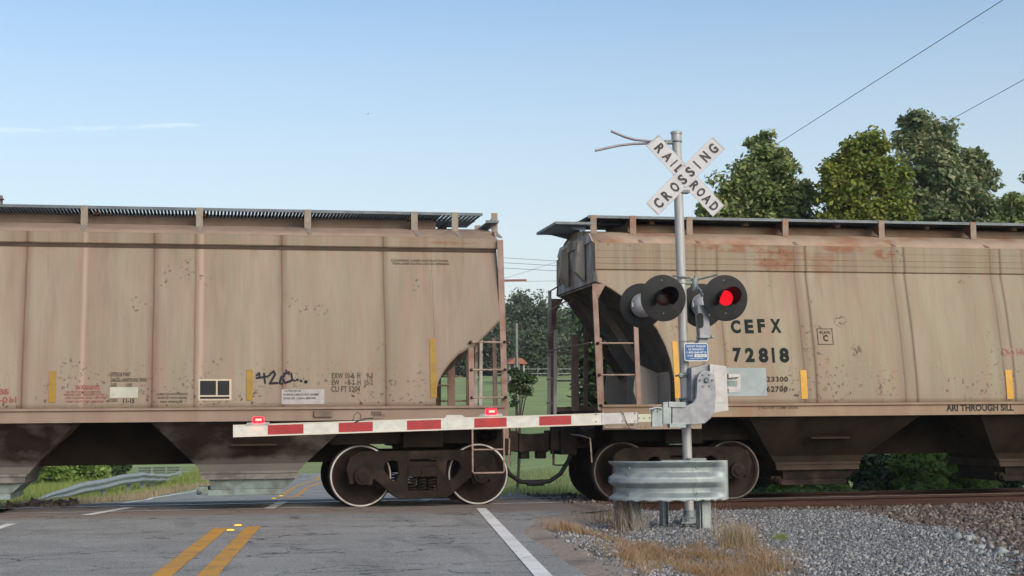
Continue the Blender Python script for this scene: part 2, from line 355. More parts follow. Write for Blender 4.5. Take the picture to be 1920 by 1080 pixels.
# road ------------------------------------------------------------------------
def asphalt():
    m, nt, P, co = newmat('asphalt'); s = sepz(nt, co)
    f = noise(nt, co, 42, 5, rough=.85); n = noise(nt, co, 1.1, 6, rough=.6)
    col = mix(nt, ramp(nt, f, .34, .66), (.085, .084, .08), (.40, .395, .38)); col = mix(nt, ramp(nt, n, .42, .66), col, mix(nt, ramp(nt, f, .34, .66), (.13, .127, .12), (.46, .455, .44)))
    # stains along wheel direction
    col = mix(nt, ramp(nt, noise(nt, co, 1.4, 5, (1.6, .25, 1)), .56, .7, 0, .45), col, (.095, .093, .092))
    # rusty, mud-tracked asphalt near the rails
    y = ma(nt, 'ADD', s[1], ma(nt, 'MULTIPLY', ma(nt, 'SUBTRACT', noise(nt, co, 1.3, 5), .5), 1.6))
    wy = ma(nt, 'ADD', y, ma(nt, 'MULTIPLY', ramp(nt, s[0], 1., 4.), .9))
    k = ma(nt, 'MULTIPLY', ramp(nt, wy, 20.9, 21.7), ramp(nt, y, 24.6, 26.2, 1, 0))
    brown = mix(nt, ramp(nt, f, .3, .7), (.16, .112, .088), (.30, .22, .18)); col = mix(nt, ma(nt, 'MULTIPLY', k, .8), col, brown)
    # cracks
    v = nd(nt, 'TexVoronoi', feature='DISTANCE_TO_EDGE'); v.inputs['Scale'].default_value = .95
    w = nd(nt, 'Mapping'); put(nt, w.inputs['Vector'], co); w.inputs['Scale'].default_value = (.7, 1.6, 1)
    vm = nd(nt, 'VectorMath', operation='ADD'); put(nt, vm.inputs[0], w.outputs[0]); nn = nd(nt, 'TexNoise'); put(nt, nn.inputs['Vector'], co); nn.inputs['Scale'].default_value = 2.5; nn.inputs['Detail'].default_value = 6
    sc_ = nd(nt, 'VectorMath', operation='SCALE'); put(nt, sc_.inputs[0], nn.outputs['Color']); sc_.inputs['Scale'].default_value = .7; put(nt, vm.inputs[1], sc_.outputs[0]); put(nt, v.inputs['Vector'], vm.outputs[0])
    cr = ma(nt, 'MULTIPLY', ramp(nt, v.outputs[0], .006, .024, 1, 0), ramp(nt, noise(nt, co, .9, 3), .42, .55)); col = mix(nt, ma(nt, 'MULTIPLY', cr, .8), col, (.02, .02, .02))
    put(nt, P.inputs['Base Color'], col); P.inputs['Roughness'].default_value = .82; P.inputs['Specular IOR Level'].default_value = .35
    bn = nd(nt, 'Bump'); bn.inputs['Strength'].default_value = .8; bn.inputs['Distance'].default_value = .012; put(nt, bn.inputs['Height'], ma(nt, 'SUBTRACT', f, cr)); nt.links.new(bn.outputs[0], P.inputs['Normal'])
    return m
def strip_mesh(name, ysamp, lf, rf, dz, m, zf=None, **k):
    V = []; n = 9
    for y in ysamp:
        a, b = lf(y), rf(y)
        for i in range(n): x = a + (b - a) * i / (n - 1); V.append((x, y, float((zf or gh)(x, y)) + dz))
    Fc = [(r_ * n + c, r_ * n + c + 1, (r_ + 1) * n + c + 1, (r_ + 1) * n + c) for r_ in range(len(ysamp) - 1) for c in range(n - 1)]
    return fast(name, V, Fc, m, **k)
def road_z(x, y): return gh(rc(y), y)
GAPS = [22.54 - .05, 22.54 + .09, 24.04 - .09, 24.04 + .05]
def sm(t): t = np.clip(t, 0, 1); return t * t * (3 - 2 * t)
el_ = lambda y: float(rc(y)) - 3.7
def er(y): return float(rc(y)) + (3.36 + .35 * float(sm((y - 16.5) / 2.)) + 1.45 * float(sm((y - 18.9) / 1.9)) if y < 25 else 3.9)
for nm, ya, yb in (('road', 4, GAPS[0]), ('road_between_rails', GAPS[1], GAPS[2]), ('road_beyond_crossing', GAPS[3], 63)):
    yy = np.linspace(ya, yb, max(3, int((yb - ya) / .4))); tag(strip_mesh(nm, yy, el_, er, -.004, M.setdefault('asphalt', asphalt()), road_z), kind='structure')
# shoulder strip: old tan asphalt beside the white line, near side
M['shoulder'] = mat('old_shoulder_asphalt', (.36, .29, .235), (.17, .14, .12), .9, scale=26, lo=.35, hi=.65, bump=.8, bscale=50, c=(.13, .11, .10), cscale=2.0)
def shm():
    V = []; n = 7; yy = np.linspace(9, 19.9, 60)
    for j, y in enumerate(yy):
        a = er(y) - .02; b = a + .50 + .12 * math.sin(y * 2.1) + .07 * math.sin(y * 6.3) + .25 * sm((y - 17) / 2.5)
        for i in range(n): x = a + (b - a) * i / (n - 1); V.append((x, y, -.006 + (float(gh(x, y)) + .012) * (i / (n - 1)) ** 1.5 - (.03 if i == n - 1 else 0)))
    return V, [(r_ * n + c, r_ * n + c + 1, (r_ + 1) * n + c + 1, (r_ + 1) * n + c) for r_ in range(len(yy) - 1) for c in range(n - 1)]
V, Fc = shm(); tag(fast('road_shoulder', V, Fc, M['shoulder']), kind='structure')
def paint(name, a, wear):
    m, nt, P, co = newmat(name); f = noise(nt, co, 60, 4, rough=.7); n = noise(nt, co, 5, 5)
    w = ramp(nt, ma(nt, 'ADD', ma(nt, 'MULTIPLY', f, .7), ma(nt, 'MULTIPLY', n, .5)), wear, wear + .09)
    col = mix(nt, w, a, (.11, .105, .10)); col = mix(nt, ramp(nt, noise(nt, co, 1.5, 4), .4, .7, 0, .3), col, (.2, .15, .11))
    put(nt, P.inputs['Base Color'], col); P.inputs['Roughness'].default_value = .75; return m
M['pw'] = paint('road_paint_white', (.74, .73, .70), .68); M['py'] = paint('road_paint_yellow', (.55, .27, .03), .64)
def mark(name, pts, w, m, lab=None):
    """painted line through ground points (x,y)"""
    V = []; P_ = [np.array(p[:2]) for p in pts]; Q = []
    for a, b in zip(P_[:-1], P_[1:]):
        n = max(2, int(np.linalg.norm(b - a) / .5));
        for i in range(n): Q.append(a + (b - a) * i / n)
    Q.append(P_[-1]); n = len(Q)
    for i, q in enumerate(Q):
        d = Q[min(i + 1, n - 1)] - Q[max(i - 1, 0)]; d /= np.linalg.norm(d); s_ = np.array([d[1], -d[0]]); z = float(road_z(q[0], q[1]))
        for k in (-1, 1): p = q + s_ * k * w / 2; V.append((p[0], p[1], z + .002))
    return tag(fast(name, V, [(2 * i, 2 * i + 1, 2 * i + 3, 2 * i + 2) for i in range(n - 1)], m), kind='structure')
ea, eb = PZ(902, 953)[:2], PZ(1019, 1080)[:2]; mark('edge_line', [ea, eb, eb + (eb - ea) * .9], .145, M['pw'])
mark('edge_line', [PZ(22, 982), (-2.53, 19), (-3.2, 12), (-3.9, 5)], .13, M['pw'])
mark('edge_line', [PG(178, 945), PG(284, 934), PG(360, 922), PG(420, 908), (float(rc(62.5)) - 3.3, 62.5)], .13, M['pw'])
mark('edge_line', [(float(rc(y_)) + 3.3, y_) for y_ in (29, 40, 50, 62)], .13, M['pw'])
mark('centre_line', [PZ(415, 990), PZ(303, 1080), (-.9, 7), (-1.2, 4)], .17, M['py'])
mark('centre_line', [PZ(476, 987), PZ(388, 1080), (-.52, 7), (-.8, 4)], .17, M['py'])
mark('centre_line', [PG(509, 935), PG(552, 913), PG(598, 894), (float(rc(62)) - .1, 62)], .15, M['py'])
mark('centre_line', [PG(536, 935), PG(575, 915), PG(619, 894), (float(rc(62)) + .3, 62)], .15, M['py'])
for a in ((505, 953, 532, 940), (160, 966, 245, 951), (790, 941, 806, 934)):
    mark('crossing_mark', [PZ(a[0], a[1]), PZ(a[2], a[3])], .16, M['pw'])
for px, py, lb in ((446, 986, 'right one of the two yellow road studs nearest the camera, between the yellow lines'), (432, 995, 'left one of the two yellow road studs nearest the camera, between the yellow lines'), (527, 930, 'right one of the two small yellow road studs beyond the rails'), (513, 935, 'left one of the two small yellow road studs beyond the rails')):
    c = PZ(px, py) if py > 950 else PG(px, py); zs = 0. if py > 950 else float(c[2]); t = thing('road_stud', lb, 'road stud', (c[0], c[1], 0), 'reflective road studs on the centre line')
    b = MB(); b.hexa([(c[0] - .055, c[1] - .05, 0), (c[0] + .055, c[1] - .05, 0), (c[0] + .055, c[1] + .05, 0), (c[0] - .055, c[1] + .05, 0)], [(c[0] - .042, c[1] - .03, .022), (c[0] + .042, c[1] - .03, .022), (c[0] + .042, c[1] + .03, .022), (c[0] - .042, c[1] + .03, .022)])
    b.build('stud_body', M['py'], t); b = MB(); b.hexa([(c[0] - .045, c[1] - .053, .003), (c[0] + .045, c[1] - .053, .003), (c[0] + .045, c[1] - .049, .003), (c[0] - .045, c[1] - .049, .003)], [(c[0] - .038, c[1] - .035, .02), (c[0] + .038, c[1] - .035, .02), (c[0] + .038, c[1] - .03, .02), (c[0] - .038, c[1] - .03, .02)])
    b.build('reflector', mat('stud_reflector', (.95, .72, .12), None, .25), t); t.location.z = zs

# ------------------------------------------------------------------ track
TY = 23.29; G = .7535
tk = thing('railway_track', 'rusty railway track crossing the road under the freight train', 'railway track', (0, TY, 0))
def rail_profile(y, s=1):
    return [(y - .036, -.036), (y - .036, -.006), (y - .028, 0), (y + .028, 0), (y + .036, -.006), (y + .036, -.036), (y + .010, -.05), (y + .009, -.125), (y + .03, -.14), (y + .07, -.155), (y + .07, -.168), (y - .07, -.168), (y - .07, -.155), (y - .03, -.14), (y - .009, -.125), (y - .010, -.05)]
for y in (TY - G, TY + G):
    b = MB(); b.prism(rail_profile(y), 'x', -160, 260); ro_ = b.build('rail', M['rail'], tk, smooth=False)
    b = MB(); b.prism([(y - .026, .0005), (y - .024, .0035), (y + .024, .0035), (y + .026, .0005)], 'x', -160, 260); b.build('rail_head', M['railtop'], ro_)
# rubber/asphalt seals in the road
b = MB(); b.box(-6, 5.2, TY - G + .075, TY - G + .09, -.09, -.006); b.box(-6, 5.2, TY + G - .09, TY + G - .075, -.09, -.006); b.build('flangeway_seal', M['blackunder'], tk, each=.02)
def tie(x):
    b = MB(); b.box(x - .11, x + .11, TY - 1.3, TY + 1.3, -.40, -.178); t = b.build('tie', M['tie'], tk, bevel=.012)
    b = MB()
    for y in (TY - G, TY + G):
        b.box(x - .09, x + .09, y - .17, y + .17, -.1775, -.1685)
        for dy in (-.085, .085): b.box(x - .05, x - .03, y + dy - .012, y + dy + .012, -.1685, -.135); b.box(x + .03, x + .05, y + dy - .012, y + dy + .012, -.1685, -.135)
    b.build('tie_plate', M['rail'], t, each=.1); return t
t0 = tie(5.75); k0 = list(t0.children)
for x in [5.75 + .53 * i for i in range(1, 34)] + [-4.3 - .53 * i for i in range(18)]:
    c = t0.copy(); COL.objects.link(c); c.parent = tk; c.location.x = x - 5.75
    for kk_ in k0: d = kk_.copy(); COL.objects.link(d); d.parent = c

# loose stones ------------------------------------------------------------------
OCT = np.array([[1, 0, 0], [-1, 0, 0], [0, 1, 0], [0, -1, 0], [0, 0, 1], [0, 0, -1.]])
OF = np.array([[0, 2, 4], [2, 1, 4], [1, 3, 4], [3, 0, 4], [2, 0, 5], [1, 2, 5], [3, 1, 5], [0, 3, 5]])
def stones(name, x, y, smin, smax, m, label, zoff=0.):
    n = len(x); s = smin + (smax - smin) * rng.random(n) ** 2
    v = OCT[None] * (.6 + .8 * rng.random((n, 6, 1))) * (.55 + .6 * rng.random((n, 1, 3))) * s[:, None, None] + (rng.random((n, 6, 3)) - .5) * s[:, None, None] * .7
    q = rng.normal(size=(n, 4)); q /= np.linalg.norm(q, axis=1)[:, None]; w, a, b_, c_ = q.T
    Rm = np.stack([1 - 2 * (b_**2 + c_**2), 2 * (a*b_ - c_*w), 2 * (a*c_ + b_*w), 2 * (a*b_ + c_*w), 1 - 2 * (a**2 + c_**2), 2 * (b_*c_ - a*w), 2 * (a*c_ - b_*w), 2 * (b_*c_ + a*w), 1 - 2 * (a**2 + b_**2)], 1).reshape(n, 3, 3)
    v = np.einsum('nij,nkj->nki', Rm, v)
    v += np.stack([x, y, gh(x, y) + zoff + s * .25], 1)[:, None]
    f = (OF[None] + 6 * np.arange(n)[:, None, None]).reshape(-1, 3)
    return tag(fast(name, v.reshape(-1, 3), f, m, loc=(float(x.mean()), float(y.mean()), 0)), label, name.replace('_', ' '), kind='stuff')
def stone_mat(name, a, b, c):
    m, nt, P, co = newmat(name); g = nd(nt, 'NewGeometry').outputs['Random Per Island']
    cr = nd(nt, 'ValToRGB'); put(nt, cr.inputs[0], g); e = cr.color_ramp.elements; e[0].color = (*a, 1); e[0].position = 0; e[1].color = (*c, 1); e[1].position = 1; k = e.new(.55); k.color = (*b, 1)
    col = mix(nt, ramp(nt, noise(nt, co, 40, 3), .3, .7, 0, .35), cr.outputs[0], (.1, .09, .08)); put(nt, P.inputs['Base Color'], col); P.inputs['Roughness'].default_value = .9; return m
M['gravel'] = stone_mat('gravel_grey', (.09, .095, .105), (.18, .185, .195), (.42, .42, .43))
M['ballast'] = stone_mat('ballast_brown', (.045, .032, .027), (.10, .076, .066), (.27, .22, .20))
# boundary between grey gravel pad and brown ballast, as x of y
def xb(y): return np.interp(y, [10, 13, 14.5, 16, 17.5, 19, 20.5, 21.5, 22.3], [5.8, 7.55, 8.15, 8.7, 9.3, 9.7, 9.75, 9.3, 8.3])
def region(n, x0, x1, y0, y1): return x0 + (x1 - x0) * rng.random(n), y0 + (y1 - y0) * rng.random(n)
x, y = region(150000, 2.2, 10, 10.5, 22.35); k = (x < xb(y) + .15 * rng.normal(size=len(x))) & (x > np.array([er(float(t)) for t in y]) + .22 + .4 * rng.random(len(x)) ** .7 - .2 * sm((y - 20) / 1)) & ~((y > 21.) & (x < 6.3 - (y - 21))); x, y = x[k], y[k]
# worn dirty patch next to the apron thins out the gravel
thin = (x < 4.9 + .4 * np.sin(y * 1.7)) & (rng.random(len(x)) < .55) & (y < 20.5); x, y = x[~thin], y[~thin]
stones('grey_gravel', x, y, .010, .030, M['gravel'], 'grey crushed gravel pad around the signal mast beside the rails')
x, y = region(95000, 4.2, 19, 10.5, 22.42); k = (x > xb(y) - .25 * rng.random(len(x)) ** 2) | ((y > 22.1) & (x > 5.4)); x, y = x[k], y[k]
x2, y2 = region(26000, 5.3, 26, 22.62, 26.6); x3, y3 = region(16000, -13, -3.9, 21.2, 26.); k3 = (x3 < rc(y3) - 4.0)
k2 = x2 > rc(y2) + 4.4
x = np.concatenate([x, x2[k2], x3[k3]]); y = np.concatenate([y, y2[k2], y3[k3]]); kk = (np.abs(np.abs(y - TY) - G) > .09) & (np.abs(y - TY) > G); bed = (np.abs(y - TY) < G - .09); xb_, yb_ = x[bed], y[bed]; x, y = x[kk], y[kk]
stones('shade_toned_ballast', xb_, yb_, .02, .045, mat('ballast_shade_toned', (.022, .018, .016), (.04, .032, .028), .9, scale=20), 'ballast between the two rails, coloured dark for the shade under the train', -.03)  # shade under the train put into the stone colour
stones('brown_ballast', x, y, .022, .055, M['ballast'], 'rust brown ballast stones along the rails', -.012)
x, y = region(420, 7.6, 9.2, 11, 16); k = np.abs(x - xb(y) + .1) < .14 + .1 * rng.random(len(x)); stones('pale_rocks', x[k], y[k], .03, .075, mat('pale_rock', (.30, .32, .32), (.20, .21, .21), .8, scale=9), 'larger pale rocks along the edge of the grey gravel')

# grass ---------------------------------------------------------------------------
def blades(name, x, y, h, w, m, label, cat, lean=.35, loc=None):
    n = len(x); a = rng.random(n) * 2 * math.pi; z = gh(x, y) - .01
    la = rng.random(n) * 2 * math.pi; L = lean * h * (rng.random(n) + .15)
    base = np.stack([x, y, z], 1); wd = np.stack([np.cos(a), np.sin(a), np.zeros(n)], 1) * w
    mid = base + np.stack([np.cos(la) * L * .3, np.sin(la) * L * .3, h * .6], 1); tip = base + np.stack([np.cos(la) * L, np.sin(la) * L, h], 1)
    V = np.stack([base - wd, base + wd, mid + wd * .6, mid - wd * .6, tip], 1).reshape(-1, 3); i = 5 * np.arange(n)[:, None]
    Fq = np.concatenate([i + np.array([[0, 1, 2]]), i + np.array([[0, 2, 3]]), i + np.array([[3, 2, 4]])])
    o = fast(name, V, Fq, m, loc=loc if loc is not None else (float(x.mean()), float(y.mean()), 0))
    return tag(o, label, cat)
def leafmat(name, a, b, c, transl=.25, rough=.55):
    m, nt, P, co = newmat(name); g = nd(nt, 'NewGeometry').outputs['Random Per Island']
    col = mix(nt, ramp(nt, noise(nt, co, .8, 4), .38, .62), a, b); col = mix(nt, ramp(nt, g, .5, 1, 0, .8), col, c)
    put(nt, P.inputs['Base Color'], col); P.inputs['Roughness'].default_value = rough; P.inputs['Specular IOR Level'].default_value = .3
    if transl:
        t = nd(nt, 'BsdfTranslucent'); put(nt, t.inputs[0], col); mx = nd(nt, 'MixShader'); mx.inputs[0].default_value = transl
        nt.links.new(P.outputs[0], mx.inputs[1]); nt.links.new(t.outputs[0], mx.inputs[2]); nt.links.new(mx.outputs[0], nt.nodes['Material Output'].inputs[0])
    return m
M['dry'] = leafmat('dry_grass', (.30, .17, .085), (.36, .245, .14), (.42, .33, .20), .3)
M['straw'] = leafmat('straw', (.38, .29, .18), (.28, .22, .13), (.50, .42, .30), .3)
M['green'] = leafmat('verge_grass', (.19, .27, .06), (.27, .33, .085), (.40, .37, .14), .35)
M['fieldg'] = leafmat('meadow_grass', (.14, .20, .06), (.20, .25, .085), (.28, .29, .12), .3)
def clump(n, cx, cy, sx_, sy_): return cx + rng.normal(size=n) * sx_, cy + rng.normal(size=n) * sy_
def gp(px, py, z=-.15): p = PZ(px, py, z); return p[0], p[1]
cl = [(1180 + 260 * rng.random(), 1030 + 60 * rng.random(), .05 + .07 * rng.random(), .08 + .12 * rng.random(), int(120 + 200 * rng.random())) for _ in range(34)] + [(1120 + 360 * rng.random(), 1045 + 70 * rng.random(), .05 + .08 * rng.random(), .08 + .16 * rng.random(), int(90 + 170 * rng.random())) for _ in range(26)] + [(1130 + 280 * rng.random(), 1035 + 60 * rng.random(), .03, .05, 60) for _ in range(22)] + [(1045 + 14 * i, 1010 + 1.2 * i + 6 * rng.random(), .05, .09, 130) for i in range(9)] + [(1200, 1050, .35, .5, 900), (1320, 1070, .35, .4, 800)]
xx, yy, hh = [], [], []
for px, py, a, b_, n in cl:
    c = gp(px, py); u, v = clump(n, c[0], c[1], a, b_); k = u > np.array([er(float(t)) + .45 for t in v]); xx.append(u[k]); yy.append(v[k])
xx = np.concatenate(xx); yy = np.concatenate(yy); kp = rng.random(len(xx)) < .58; xx, yy = xx[kp], yy[kp]; hh = (.03 + .13 * rng.random(len(xx)) ** 1.5)
tag(blades('dry_grass', xx, yy, hh, .0035, M['dry'], 'orange brown dry grass in front of the guard rail', 'dry grass', 1.3), kind='stuff')
def tuft(px, py, n, s_, hmin, hmax, m, label, w=.003, lean=.45, z=-.15):
    c = gp(px, py, z); u, v = clump(n, c[0], c[1], s_, s_); return blades('grass_tuft', u, v, hmin + (hmax - hmin) * rng.random(n) ** 1.4, w, m, label, 'grass tuft', lean, (c[0], c[1], z))
tuft(1385, 1030, 900, .10, .10, .36, M['straw'], 'bushy straw coloured tuft on the gravel right of the guard rail')
tuft(1345, 1012, 40, .12, .25, .55, M['straw'], 'sparse tall straw stalks beneath the right end of the guard rail')
tuft(1192, 998, 170, .09, .15, .5, leafmat('straw_pale', (.42, .38, .32), (.34, .30, .25), (.55, .52, .46)), 'pale tangled dead stalks leaning on the guard rail posts', lean=.9)
tuft(1162, 1005, 45, .07, .2, .62, leafmat('weed_brown', (.15, .09, .05), (.20, .13, .07), (.28, .2, .1)), 'dark brown tall weed under the left end of the guard rail', lean=.5)
tuft(1462, 1012, 300, .05, .04, .13, M['green'], 'small green tuft alone on the grey gravel')
tuft(1065, 1016, 500, .13, .05, .18, M['dry'], 'low tan tuft at the edge of the gravel nearest the road')
tuft(1120, 985, 160, .16, .05, .35, leafmat('weed_olive', (.13, .12, .06), (.18, .14, .08), (.22, .18, .1)), 'thin olive weed between the road apron and the guard rail', lean=.6)
tuft(1440, 1070, 260, .12, .08, .3, M['dry'], 'reddish dry tuft at the lower edge of the grey gravel')
# verge beyond the track, left of the road and meadow right of it
x, y = region(110000, -9, 4.5, 25.6, 72); d = rc(y) - 3.75 - x; k = (d > .0) & (d < 6); x, y = x[k], y[k]; d = d[k]
dry_ = (d < .9 + .8 * rng.random(len(x))) | (y < 29 + 3 * rng.random(len(y)))
tag(blades('verge_grass', x[~dry_], y[~dry_], (.08 + .16 * rng.random((~dry_).sum())) * np.where(d[~dry_] > 2.6, 2.6, 1.), .012, M['green'], 'green roadside grass beyond the rails on the left', 'grass', .5), kind='stuff')
tag(blades('verge_grass_dry', x[dry_], y[dry_], .06 + .16 * rng.random(dry_.sum()), .009, M['straw'], 'tan dry grass along the far left edge of the road', 'grass', .6), kind='stuff')
x, y = region(60000, 5.5, 27, 26.4, 50); k = (x > rc(y) + 4.1 + .3 * rng.random(len(x))) & ((x < 11.5) | (rng.random(len(x)) < .25)); x, y = x[k], y[k]
tag(blades('meadow_weeds', x, y, .08 + .30 * rng.random(len(x)) ** 1.5 * np.clip(1.3 - (y - 26) / 18, .35, 1), .007, M['fieldg'], 'rough green weeds just behind the couplers', 'grass', .5), kind='stuff')

# ------------------------------------------------------------------ freight cars
YN = 21.67                                     # widest plane of the near side
def inset(z): return .42 * max(0., (z - 1.5) / 2.3) ** 1.6
def PS(px, py, off=0.):
    Y = YN
    for _ in range(6): p = PY(px, py, Y); Y = YN + inset(p[2]) - off
    return p
def far(y): return 2 * TY - y
def wheelset_parts(tk_, X, zc=.457, tm='tread'):
    """truck: two wheel sets, side frames"""
    for dx in (-.89, .89):
        x = X + dx
        for s in (1, -1):
            y0 = TY - s * (G + .066); d = (0, s, 0)
            b = MB(); b.lathe((x, y0, zc), d, [(.145, 0), (-.03, 0), (-.03, .09), (-.02, .105), (.03, .13), (.055, .20), (.05, .33), (.012, .385), (0, .40), (0, .4315), (.004, .4325)], 48)
            b.lathe((x, y0, zc), d, [(.105, .463), (.112, .485), (.135, .487), (.143, .47), (.143, .40), (.10, .33), (.10, .2), (.145, .12), (.145, 0)], 48)
            w = b.build('wheel', M['wheel'], tk_, smooth=True)
            b = MB(); b.lathe((x, y0, zc), d, [(.0015, .432), (0, .432), (-.004, .437), (-.003, .453), (.004, .4575), (.105, .463)], 64); b.build('tread', M[tm], w, smooth=True)
    b = MB()
    for dx in (-.89, .89): b.lathe((X + dx, TY - G, zc), (0, 1, 0), [(0, .08), (1.5, .08)], 16)
    b.box(X - .22, X + .22, TY - .95, TY + .95, .48, .68); b.build('axle', M['rustdark'], tk_)
def sideframe(tk_, X, s):
    y0 = TY - s * 1.02
    cu = bpy.data.curves.new('f', 'CURVE'); cu.dimensions = '2D'; cu.fill_mode = 'BOTH'; cu.extrude = .055; cu.bevel_depth = .014; cu.bevel_resolution = 1
    outer = [(-.34, .13), (.34, .13), (.42, .17), (.68, .40), (.74, .44), (.76, .34), (.81, .34), (.83, .56), (1.0, .56), (1.02, .36), (1.07, .36), (1.12, .58), (1.06, .74), (.92, .81), (.5, .815)]
    outer += [(-a, b) for a, b in reversed(outer)][:0]; outer = outer + [(-a, b) for a, b in reversed(outer[2:])]
    holes = [[(.34, .48), (.36, .68), (.46, .70), (.56, .66), (.60, .56), (.50, .42), (.40, .34)], [(-.23, .22), (-.23, .60), (.23, .60), (.23, .22)], [(-.21, .65), (-.19, .71), (.19, .71), (.21, .65)]]
    holes.insert(1, [(-a, b) for a, b in holes[0]])
    for pl in [outer] + holes:
        sp = cu.splines.new('POLY'); sp.points.add(len(pl) - 1); sp.use_cyclic_u = True
        for p, q in zip(sp.points, pl): p.co = (q[0], q[1], 0, 1)
    ob = bpy.data.objects.new('f', cu); me = bpy.data.meshes.new_from_object(ob); bpy.data.objects.remove(ob); bpy.data.curves.remove(cu)
    o0 = loc_of(tk_); me.transform(Matrix.Translation((X - o0[0], y0 - o0[1], -o0[2])) @ Matrix.Rotation(R(90), 4, 'X'))
    fr = link('side_frame', me, M['rustdark'], tk_)
    yo = y0 - s * .07
    b = MB()
    for dx in (-.89, .89):
        b.lathe((X + dx, yo - s * .07, .46), (0, s, 0), [(0, 0), (0, .07), (.012, .085), (.02, .125), (.10, .13), (.3, .13)], 20)
        for k in range(3): a = math.pi / 2 + k * 2.094; b.lathe((X + dx + .055 * math.cos(a), yo - s * .085, .46 + .055 * math.sin(a)), (0, s, 0), [(0, 0), (0, .016), (.02, .016)], 6)
        b.box(X + dx - .12, X + dx + .12, y0 - .05, y0 + .05, .56, .64)
    b.build('bearing', M['wheel'], tk_, smooth=True, each=.02)
    for k in (-.15, 0, .15):
        b = MB(); b.tube([(X + k + .062 * math.cos(t), y0 + .062 * math.sin(t), .225 + .20 * t / (2 * math.pi * 4.5)) for t in np.linspace(0, 2 * math.pi * 4.5, 60)], .013, 6); b.build('coil_spring', M['wheel'], tk_, smooth=True)
    b = MB(); b.box(X - .215, X + .215, y0 - .085, y0 + .3, .44, .585); b.box(X - .02, X + .02, y0 - .10, y0 - .085, .43, .59); b.build('bolster_end', M['wheel'], tk_, bevel=.012)

def profile_side(kind):
    zs = [1.46, 1.6, 1.8, 2.0, 2.2, 2.4, 2.6, 2.8, 3.0, 3.2, 3.4, 3.55, 3.7, 3.86]
    return [(z, inset(z)) for z in zs]
def cutcurve(pts, xend, sgn):
    out = []
    for px, py in pts: p = PS(px, py); out.append((sgn * (xend - p[0]), p[2]))
    return out
CUTA = [(945, 600), (918, 628), (903, 643), (893, 652), (880, 657), (866, 665), (850, 682), (838, 698), (829, 716), (824, 735), (826, 752), (833, 766)]
CUTB = [(1118, 528), (1130, 533), (1148, 543), (1180, 566), (1206, 588), (1232, 618), (1248, 650), (1258, 680), (1264, 710), (1266, 740), (1267, 765)]

